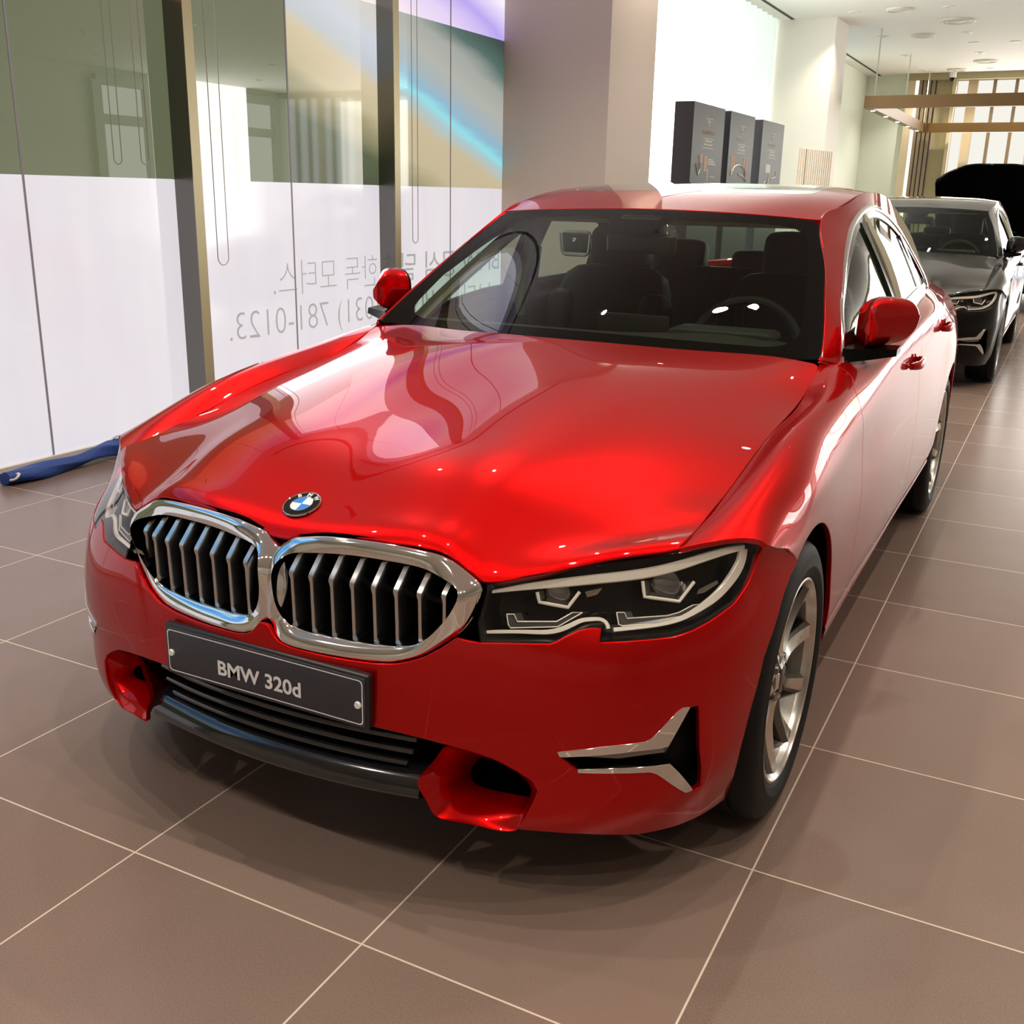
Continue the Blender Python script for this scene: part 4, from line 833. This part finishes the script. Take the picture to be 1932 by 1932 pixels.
# ---------------- left glazing: bays between metal mullions
MULL=P('mullion_metal',(.16,.155,.14),.22,.9); MULLF=P('mullion_face',(.40,.35,.22),.35,.7)
def frosted():
    m=P('frosted_film',(.30,.30,.31),.09,0,ior=1.6,emit=(.90,.875,.98),estr=.70); N,L,b=NT(m); nt=m.node_tree
    tc=node(nt,'ShaderNodeTexCoord'); mp_=node(nt,'ShaderNodeMapping'); mp_.inputs['Scale'].default_value=(1,2.2,.55); no=node(nt,'ShaderNodeTexNoise'); no.inputs['Scale'].default_value=2.2; no.inputs['Detail'].default_value=3
    r=node(nt,'ShaderNodeValToRGB'); r.color_ramp.elements[0].color=(.83,.80,.90,1); r.color_ramp.elements[1].color=(.97,.95,1,1)
    L.new(tc.outputs['Object'],mp_.inputs[0]); L.new(mp_.outputs[0],no.inputs[0]); L.new(no.outputs[0],r.inputs[0]); L.new(r.outputs[0],b.inputs['Emission Color']); return m
FROST=frosted()
GREENG=P('dark_green_glass',(.035,.050,.028),.0,0,ior=2.1,emit=(.55,.62,.36),estr=.20)
def streaks(name,stops,ang,scale,seed,strength=.8):
    """daylit printed film: soft diagonal bands of colour"""
    m=P(name,(.08,.08,.08),.03,0,ior=1.7,emit=(1,1,1),estr=strength); N,L,b=NT(m); nt=m.node_tree
    tc=node(nt,'ShaderNodeTexCoord'); sp=node(nt,'ShaderNodeSeparateXYZ'); L.new(tc.outputs['Object'],sp.inputs[0])
    a=node(nt,'ShaderNodeMath',operation='MULTIPLY'); a.inputs[1].default_value=math.sin(ang); L.new(sp.outputs[1],a.inputs[0])
    c=node(nt,'ShaderNodeMath',operation='MULTIPLY_ADD'); c.inputs[1].default_value=math.cos(ang); L.new(sp.outputs[2],c.inputs[0]); L.new(a.outputs[0],c.inputs[2])
    mp_=node(nt,'ShaderNodeMapping'); mp_.inputs['Rotation'].default_value=(ang,0,0); mp_.inputs['Scale'].default_value=(1,.25,2.2); mp_.inputs['Location'].default_value=(seed,seed,0); L.new(tc.outputs['Object'],mp_.inputs[0])
    no=node(nt,'ShaderNodeTexNoise'); no.inputs['Scale'].default_value=2.6; no.inputs['Detail'].default_value=5; no.inputs['Roughness'].default_value=.6; L.new(mp_.outputs[0],no.inputs[0])
    d=node(nt,'ShaderNodeMath',operation='MULTIPLY_ADD'); d.inputs[1].default_value=.16; L.new(no.outputs[0],d.inputs[0]); L.new(c.outputs[0],d.inputs[2])
    mr=node(nt,'ShaderNodeMapRange'); mr.inputs[1].default_value=scale[0]; mr.inputs[2].default_value=scale[1]; L.new(d.outputs[0],mr.inputs[0])
    r=node(nt,'ShaderNodeValToRGB'); e=r.color_ramp.elements
    for i,(p,col) in enumerate(stops):
        q=e[i] if i<2 else e.new(p); q.position=p; q.color=(*col,1)
    L.new(mr.outputs[0],r.inputs[0]); L.new(r.outputs[0],b.inputs['Emission Color']); return m
ANG=math.atan2(.32,1); _k=math.cos(ANG)   # bands fall gently towards the far end of the wall
PRINT=streaks('cream_print',[(0,(.06,.09,.04)),(1,(.45,.62,.80)),(.12,(.09,.13,.06)),(.22,(.40,.36,.20)),(.28,(.66,.58,.36)),(.40,(.80,.68,.46)),(.46,(.66,.72,.76)),(.56,(.74,.80,.88)),(.66,(.80,.78,.72)),(.74,(.60,.72,.88))],ANG,(3.08*_k,4.88*_k),1.3)  # dark green low end paints the room's reflection in the pane's lower corner
PRINT3=streaks('streak_print',[(0,(.10,.14,.07)),(1,(.02,.07,.06)),(.14,(.40,.36,.20)),(.22,(.62,.54,.33)),(.38,(.66,.56,.36)),(.445,(.45,.66,.70)),(.485,(.30,.86,.95)),(.53,(.28,.56,.74)),(.60,(.42,.52,.56)),(.68,(.50,.53,.48)),(.79,(.42,.46,.42)),(.88,(.07,.17,.15))],ANG,(3.08*_k,4.88*_k),1.3)
WARMP=streaks('warm_print',[(0,(.95,.25,.10)),(1,(.55,.35,.80)),(.25,(1.0,.42,.20)),(.45,(.95,.60,.45)),(.6,(.9,.75,.8)),(.8,(.75,.45,.75))],ANG,(2.8,4.9),4.1,.9)
SKYP=streaks('blue_sky_pane',[(0,(.75,.88,1)),(1,(.55,.80,1)),(.2,(.10,.42,.95)),(.45,(.12,.50,1.0)),(.6,(.75,.90,1)),(.75,(.15,.50,.95))],ANG,(2.0,4.2),2.1,1.0)  # blue sky put into unseen panes for the chrome grille to reflect
COOLP=streaks('violet_print',[(0,(.95,.62,.42)),(1,(.95,.95,1)),(.2,(.95,.85,.80)),(.4,(.75,.62,.90)),(.5,(.45,.35,.85)),(.62,(.9,.85,.95)),(.8,(.80,.62,.80))],ANG,(3.6,5.8),7.7,1.0)
BAYS=[(-2.85,-.91),(-.84,1.09),(1.16,3.09),(3.16,5.09),(5.16,6.97)]
for i,(a,b) in enumerate(BAYS):
    w=structure(empty('window_%d'%(i+1),(0,0,0))); mid=b-.985 if i<4 else 6.09
    low=MB().box2((-3.215,a,.05),(-3.200,b,1.43)); low.obj('frosted_pane',FROST,w,smooth=False)
    for (p,q),mt in (((a,mid),GREENG),((mid,b),PRINT if i>=3 else GREENG)):
        if i==4: mt=PRINT3
        MB().box2((-3.215,p,1.431),(-3.200,q,2.36 if i<3 else 2.62)).obj('upper_pane',mt,w,smooth=False)
        MB().box2((-3.215,p,2.361 if i<3 else 2.621),(-3.200,q,ZC)).obj('printed_pane',SKYP if i<2 else WARMP if i<3 else COOLP,w,smooth=False)  # the two unseen bays carry sky, the others prints
    MB().box2((-3.2005,mid-.006,.05),(-3.197,mid+.006,ZC)).obj('pane_joint',P('joint_grey',(.35,.35,.42),.5),w,smooth=False)
for k,y in enumerate((-2.85,-.91,1.09,3.09,5.09)):
    mb=MB().box2((-3.22,y,0),(-3.063,y+.07,ZC),mi=0); mb.box2((-3.063,y,0),(-3.060,y+.07,ZC),mi=1); S_('trim_%d'%(k+2),mb,[MULL,MULLF])
S_('trim_7',MB().box2((-3.22,-2.9,0),(-3.135,6.97,.012)).box2((-3.22,-2.9,.012),(-3.175,6.97,.05)),P('sill_pale',(.62,.58,.52),.4))
S_('wall_left',MB().box2((-3.35,Y0,0),(-3.2,-2.85,ZC)),WALLM)
# ---------------- columns and far windows on the left
COLM=P('column_stone',(.60,.51,.44),.6); COLL=P('column_pale',(.74,.66,.56),.6)
c1=MB().box2((-3.3,6.97,0),(-2.23,8.0,ZC)); S_('column_1',c1,COLM)
S_('column_2',MB().box2((-3.3,15.35,0),(-2.23,16.25,ZC)),P('column_white',(.80,.76,.68),.6))
SKY=emis('daylight_sheer',(1,1,.985),3.2); SKYC=emis('daylight_cool',(.72,.93,1),.95)
SHEER=P('sheer_curtain',(.75,.85,.80),.8,emit=(.80,.95,.88),estr=.62)
def far_window(n,a,b,sheer):
    w=structure(empty('window_%d'%n))
    MB().box2((-3.26,a,.1),(-3.24,b,ZC)).obj('bright_pane',SKY if n==6 else SKYC,w,smooth=False)
    if sheer:
        A=[]; ys=np.linspace(sheer[0],sheer[1],60)
        for z in (.1,ZC): A.append([(-3.10+.035*math.sin(y*22),y,z) for y in ys])
        MB().loft(A,closed=False).obj('sheer_curtain',SHEER,w)
    for y in np.linspace(a+.02,b-.02,4 if n==6 else 3)[1:-1]: MB().box2((-3.24,y-.025,.1),(-3.20,y+.025,ZC)).obj('window_bar',P('bar_white',(.75,.82,.82),.5),w,smooth=False)
    if n!=6:
        for z in (1.55,2.85): MB().box2((-3.24,a,z),(-3.20,b,z+.06)).obj('window_bar',P('bar_white',(.75,.82,.82),.5),w,smooth=False)
far_window(6,8.0,15.35,(13.0,15.3)); far_window(7,16.25,20.3,(18.6,20.3))
S_('wall_left_far',MB().box2((-3.35,20.3,0),(-3.15,Y1,ZC)),P('wall_pale_green',(.80,.86,.76),.7))
S_('baseboard_left',MB().box2((-3.35,8.0,0),(-3.15,20.3,.10)),COLL)
# ---------------- back wall
PG=P('wall_pale_green',(.80,.86,.76),.7); BR=P('fluted_bronze',(.30,.22,.13),.4,.3); OL=P('olive_panel',(.36,.31,.17),.6); BEI=P('beige_trim',(.66,.55,.37),.6)
S_('wall_back',MB().box2((-3.35,Y1,0),(-2.27,Y1+.2,ZC)),PG)
wb=MB().box2((-2.27,Y1-.25,0),(-2.12,Y1+.2,ZC-.12)); S_('trim_8',wb,BEI)
S_('trim_9',MB().box2((-2.12,Y1-.2,0),(-2.05,Y1+.2,ZC-.1)),emis('cove_light',(1,.93,.80),1.6))
fb=MB()
for k in range(4): fb.box2((-2.05+.085*k,Y1-.24+.02*(k%2),0),(-2.05+.085*k+.06,Y1+.2,ZC-.1))
S_('trim_10',fb,BR); S_('trim_11',MB().box2((-1.71,Y1-.15,0),(-1.40,Y1+.2,ZC-.1)),OL); S_('trim_12',MB().box2((-1.40,Y1-.2,0),(-1.33,Y1+.2,ZC-.1)),BEI)
S_('trim_13',MB().box2((-2.3,Y1-.3,ZC-.13),(X1,Y1+.2,ZC)),OL)
w=structure(empty('window_8')); MB().box2((-1.33,Y1+.1,.05),(.9,Y1+.15,ZC-.12)).obj('bright_pane',emis('back_daylight',(.98,.95,.86),.95),w,smooth=False); MB().box2((.9,Y1+.1,.05),(X1,Y1+.15,ZC-.12)).obj('bright_pane',emis('back_daylight_boost',(.96,.97,1),2.0),w,smooth=False)  # second pane, out of view, is boosted so the car doors reflect white
for k,x in enumerate(np.arange(-1.03,X1,.41)):
    wide=(k%3==0); MB().box2((x-(.09 if wide else .03),Y1-.02,.05),(x+(.09 if wide else .03),Y1+.1,ZC-.12)).obj('window_fin',BEI if wide else BR,w,smooth=False)
# ---------------- right-hand side of the hall (seen in the dark glass and the paintwork)
w=structure(empty('window_9')); SKR=emis('daylight_right_panes',(.95,.97,.86),1.5); BARG=P('bar_grey',(.42,.45,.40),.5)
MB().box2((X1,16.6,.05),(X1+.03,22.9,ZC-.25)).obj('bright_pane',SKR,w,smooth=False)
for y in np.arange(16.6,23,1.55): MB().box2((X1-.14,y-.13,0),(X1,y+.13,ZC-.25)).obj('window_bar',BARG,w,smooth=False)
for z in (0,2.75,ZC-.35): MB().box2((X1-.12,16.6,z),(X1,22.9,z+.22)).obj('window_bar',BARG,w,smooth=False)
S_('wall_right',MB().box2((X1,Y0,0),(X1+.15,16.6,ZC)).box2((X1,22.9,0),(X1+.15,Y1+.2,ZC)).box2((X1,16.6,ZC-.25),(X1+.15,22.9,ZC)),WALLM)
# ---------------- ceiling lamps and air outlets
LAMPW=P('lamp_ring_white',(.75,.74,.70),.4); GLOW=emis('lamp_glow',(1,.93,.82),9)
def downlight(x,y,i):
    r=MB().lathe([(0,.040),(-.012,.045),(-.014,.062),(-.010,.085),(0,.088)],axis='z',n=24).obj('ceiling_downlight',LAMPW); r.location=(x,y,ZC)
    g=MB().lathe([(.02,.040),(.0,.0)],axis='z',n=20).obj('bulb',GLOW,r); 
    L=bpy.data.lights.new('downlight_beam','SPOT'); L.energy=DL_E; L.spot_size=math.radians(110); L.spot_blend=.7; L.shadow_soft_size=.03; L.color=(1,.90,.76)
    o=bpy.data.objects.new('downlight_beam',L); COL.objects.link(o); o.location=(0,0,-.02); o.parent=r
    return r
DL_E=98
rows=[15.03+2.48*k for k in range(-9,4)]; cols=[-1.93,-.68,.57,1.82,3.07,5.57,8.07,10.57]
WORDS_Y=['nearest the camera']+['']*30
n=0
for yi,y in enumerate(rows):
    for xi,x in enumerate(cols):
        d=downlight(x,y,n); n+=1
        seen=(x<0 and y>14.9)
        tag(d,('round ceiling downlight, '+['first','second'][xi]+' from the left in its row, '+{0:'row nearest the big white column',1:'second row beyond the white column',2:'third row beyond the white column',3:'row closest to the back windows'}[yi-9]) if seen else 'small round downlight in the white ceiling, lit','ceiling lamp','ceiling downlights in rows')
VENTM=P('vent_white',(.66,.64,.55),.5)
def vent(x,y,r,label):
    mb=MB().lathe([(0,r),(-.02,r*.98),(-.03,r*.85),(-.012,r*.80),(-.03,r*.62),(-.012,r*.55),(-.028,r*.36),(-.028,0)],axis='z',n=32); o=mb.obj('air_diffuser',VENTM); o.location=(x,y,ZC); tag(o,label,'ceiling vent','round ceiling air vents')
vent(-1.316,15.0,.19,'round white ceiling air vent between the two nearest downlights'); vent(-.687,16.24,.26,'largest round ceiling vent above the hanging brass light frame'); vent(-1.318,17.53,.19,'round ceiling vent beside the rod of the hanging light frame'); vent(-.67,21.2,.22,'round ceiling vent near the far windows on the right'); vent(-1.29,22.45,.19,'round ceiling vent just above the dome camera')
for x,y,l in ((-.677,18.7,'tiny round ceiling fitting behind the large vent'),(-.048,18.77,'tiny round ceiling fitting near the right photo edge')):
    o=MB().lathe([(0,.09),(-.01,.088),(-.014,0)],axis='z',n=20).obj('smoke_detector',VENTM); o.location=(x,y,ZC); tag(o,l,'smoke detector','small ceiling fittings')
cc=empty('dome_camera',(-1.4,22.9,ZC),0,'small white and black dome camera under the ceiling at the far end','camera')
MB().lathe([(0,.07),(-.10,.07),(-.12,.05)],axis='z',n=20).obj('mount',LAMPW,cc); MB().lathe([(-.10,.062),(-.14,.055),(-.175,.03),(-.185,0)],axis='z',n=20).obj('dome',PIANO,cc)
# ================================================================ things
red=build_car(RED); tag(red,'glossy red sedan with chrome grille and number plate, nearest the camera','car')
def children(o): return [c for c in bpy.data.objects if c.parent==o]
def copy_tree(o,parent=None,swap=None,skip=()):
    c=o.copy(); COL.objects.link(c)
    for k in ('label','category','group'): 
        if k in c.keys(): del c[k]
    if parent is not None: c.parent=parent
    if swap and c.type=='MESH':
        for i,s in enumerate(c.material_slots):
            if s.material in swap: s.link='OBJECT'; s.material=swap[o.data.materials[i]]
    for ch in list(KIDS.get(o.name,())):
        if ch.name.split('.')[0] not in skip: copy_tree(ch,c,swap,skip)
    return c
KIDS={}
for ob in list(bpy.data.objects):
    if ob.parent: KIDS.setdefault(ob.parent.name,[]).append(ob)
blk=copy_tree(red,None,{RED:BLACKPAINT},('number_plate','toll_reader')); blk.location=(0,7.14,0); tag(blk,'glossy black sedan parked behind the red car, bonnet shut','car')
suv=copy_tree(red,None,{RED:BLACKPAINT},('number_plate','toll_reader')); suv.location=(.22,14.0,.05); tag(suv,'dark car at the far end with its bonnet raised','car')
for ch in children(suv):
    if ch.name.startswith('hood') or ch.name.startswith('roundel'):
        M=Matrix.Translation((0,1.40,.96))@Matrix.Rotation(math.radians(-52),4,'X')@Matrix.Translation((0,-1.40,-.96)); ch.matrix_local=M
# ---------------- lettering on the frosted panes (reads from the street)
GREYL=P('window_letter_grey',(.40,.44,.45),.5,emit=(.55,.60,.62),estr=.35)
def wall_text(body,ya,yb,za,zb,label,bold=0):
    """ya = start (far end), yb = end: lettering faces the street so it runs towards smaller y"""
    M=Matrix(((0,0,-1,-3.1975),(-1,0,0,(ya+yb)/2),(0,1,0,(za+zb)/2),(0,0,0,1)))
    o=text_obj('window_lettering',body,.2,M,GREYL,extrude=.0005,fit=(ya-yb,zb-za),bold=bold); tag(o,label,'lettering','grey mirrored lettering on the frosted panes')
wall_text('한독 모터스.',5.045,3.885,.722,.945,'grey mirrored Korean lettering in one line above the telephone number',-.0035)
wall_text('(031) 781-0123.',5.06,3.46,.432,.655,'grey mirrored telephone number on the frosted pane left of the wing mirror',-.0035)
wall_text('BMW 공식 딜',6.93,5.36,.735,.945,'grey mirrored Korean lettering on the pane right of the second mullion, upper line')
wall_text('보다 자세한',6.80,5.36,.45,.655,'grey mirrored Korean lettering seen through the red car windscreen, lower line')
# ---------------- blind chains
def chain(y,w,zb,label):
    z=np.linspace(ZC-.02,zb+w,20); pts=[(-3.10,y-w/2*min(1,(1.2 if t<2 else .8)),t) for t in z]
    a=[(-3.10,y-w/2,t) for t in z]; arc=[(-3.10,y-w/2*math.cos(t),zb+w/2-w/2*math.sin(t)) for t in np.linspace(0,math.pi,9)]; b=[(-3.10,y+w/2,t) for t in z[::-1]]
    o=MB().tube(a+arc+b,.0028,5).obj('blind_chain',P('chain_grey',(.38,.36,.33),.5)); tag(o,label,'blind chain','bead chains of the roller blinds')
chain(2.79,.055,1.5,'thin bead chain loop before the leftmost dark upper pane'); chain(3.335,.09,.955,'long bead chain loop just right of the first mullion'); chain(5.415,.075,1.02,'bead chain loop just right of the second mullion')
# ---------------- rolled blue cloth on the sill
A=[]
for t in np.linspace(0,1,26):
    y=1.70+.80*t; r=.032+.008*math.sin(t*9)+.006*t; x=-3.055+.012*math.sin(t*5); zc=.034+.018*max(0,math.sin((t-.55)*7)) *(t>.55)
    A.append([(x+r*1.25*math.cos(a)*(1+.14*math.sin(3*a+t*14)),y,max(.001,zc+r*math.sin(a)*(1+.22*math.sin(2*a+t*10)))) for a in np.linspace(0,2*math.pi,24,endpoint=False)])
cl=MB().loft(A,True,True,True).obj('rolled_cloth',P('royal_blue_cloth',(.003,.04,.23),.55)); tag(cl,'rolled blue cloth lying on the floor along the glass','cloth')
pt=[(-3.012,1.70,.034),(-2.985,1.715,.045),(-2.99,1.735,.060),(-3.02,1.735,.050),(-3.03,1.71,.03)]; MB().tube(spline(pt,16),.006,6).obj('white_hem',P('white_hem',(.75,.75,.75),.7),cl)
MB().tube(spline([(-3.09,2.36,.07),(-3.08,2.42,.105),(-3.05,2.47,.095),(-3.03,2.51,.06)],12),.006,6).obj('white_hem',P('white_hem',(.75,.75,.75),.7),cl)
# ---------------- three tall dark display totems
BOXM=P('display_box_dark',(.018,.022,.015),.45,spec=.25); BOXS=P('display_box_side',(.016,.014,.016),.5,spec=.25); PALE=P('display_print_pale',(.60,.60,.50),.6); COPP=P('display_print_copper',(.45,.27,.17),.6)
names=['left','middle','right']
for i,(a,b) in enumerate(((9.08,10.12),(10.34,11.32),(11.68,12.72))):
    r=empty('display_box',(-2.2,(a+b)/2,0),0,['tall dark display box with its side face showing, leftmost of the three','dark display box with arched instrument picture, middle of the three','dark display box rightmost of the three, nearest the white column'][i],'display','dark display boxes before the bright window')
    ya,yb=a-(a+b)/2,b-(a+b)/2; zt=2.30; zb=1.535
    MB().box2((-.20,ya,.012),(-.002,yb,zt),mi=0).obj('box_body',BOXS,r,smooth=False); MB().box2((-.19,ya+.02,0),(-.02,yb-.02,.012)).obj('box_foot',P('wood_foot',(.45,.30,.18),.6),r,smooth=False)
    f=MB().box2((-.002,ya,.012),(0,yb,zt)).obj('front_panel',BOXM,r,smooth=False)
    def fm(y,z): return Matrix(((0,0,1,.0012),(1,0,0,y),(0,1,0,z+zb),(0,0,0,1)))
    text_obj('heading','THE 7',.08,fm(0,.60),PALE,f,fit=(.21,.075)); text_obj('heading','INTERIOR DESIGN',.05,fm(0,.50),COPP if i==0 else PALE,f,fit=(.40,.042))
    for z in (zb+.435,zb+.345): MB().box2((.0002,-.18,z),(.0014,.18,z+.006)).obj('rule_line',PALE,f,smooth=False)
    for z,wd in ((zb+.408,.11),(zb+.375,.14)):
        for q in range(5): MB().box2((.0002,-wd+q*wd*.42,z),(.0012,-wd+q*wd*.42+wd*.33,z+.014)).obj('text_line',PALE,f,smooth=False)
    pic=MB()
    if i==0:
        pic.box2((.0002,-.27,.20),(.0014,-.16,.28),mi=1); pic.box2((.0002,-.10,.12),(.0014,.0,.27),mi=1); pic.tube([(.001,-.36,.19),(.001,-.28,.08),(.001,-.22,.14),(.001,-.26,.27)],.008,4); 
        for q in range(4): pic.box2((.0002,.02,.03+.03*q),(.0014,.05,.05+.03*q)); pic.box2((.0002,.12+.05*q,.06),(.0014,.14+.05*q,.08))
        for q in range(3): pic.box2((.0002,.03,.19+.022*q),(.0014,.30-.05*q,.20+.022*q))
    elif i==1:
        for y in (-.36,-.28,.12,.24): pic.box2((.0002,y,.15),(.0014,y+.06,.31),mi=1)
        pic.tube([(.001,.36*math.cos(t)*.8-.05,.10+.12*math.sin(t)) for t in np.linspace(math.pi,.0,12)],.010,4); pic.tube([(.001,-.05,.12),(.001,.18,.09),(.001,.27,.05)],.012,4)
    else:
        pic.box2((.0002,-.24,.17),(.0014,-.02,.27)); pic.tube([(.001,-.30,.02),(.001,-.2,.07),(.001,-.1,.02),(.001,-.04,.16)],.008,4); pic.tube([(.001,.06,.10),(.001,.28,.13),(.001,.30,.20)],.008,4)
    pic.V=[(p,q,t+zb) for p,q,t in pic.V]; pic.obj('picture',[PALE,COPP],f,smooth=False)
# ---------------- slatted screen
sl=empty('slat_screen',(-2.05,14.0,0),0,'screen of thin upright timber slats before the white column','screen')
WOOD=P('slat_timber',(.34,.24,.14),.6); d=np.array([.21,1.2]); L=np.linalg.norm(d); ang=math.atan2(d[0],d[1])
MB().box((0,0,.04),(.20,1.26,.08),rot=Matrix.Rotation(-ang,3,'Z')).obj('screen_base',WOOD,sl,smooth=False)
for k in range(16):
    t=(k+.5)/16-.5; mb=MB().box((d[0]*t,d[1]*t,1.065),(.012,.012 if k!=3 else .04,1.98),rot=Matrix.Rotation(-ang,3,'Z')); mb.obj('slat',WOOD,sl,smooth=False)
# ---------------- hanging brass light frame
BRASS=P('brass_frame',(.20,.115,.038),.40,.35)
hf=empty('hanging_light_frame',(-.1,19.7,2.78),0,'rectangular brass light frame hung on thin rods above the far cars','ceiling lamp')
def bar(a,b): MB().box2(a,b).obj('frame_bar',BRASS,hf,smooth=False)
bar((-1.83,-3.2,0),(2.4,-3.08,.18)); bar((-1.83,3.1,0),(2.4,3.22,.18)); bar((-1.83,-3.08,0),(-1.71,3.1,.18)); bar((2.28,-3.08,0),(2.4,3.1,.18))
for x,ys in ((-1.72,(-3.0,.19,2.97)),(2.34,(-3.0,.19,2.97))):
    for y in ys: MB().tube([(x,y,.18),(x,y,ZC-2.78)],.012,6).obj('hanging_rod',P('rod_pale',(.62,.62,.55),.5),hf)
for k in range(5): 
    MB().lathe([(0,.035),(-.008,.034),(-.010,.0)],c=(-1.77,-2.7+1.3*k,0),axis='z',n=16).obj('frame_spot',GLOW,hf)
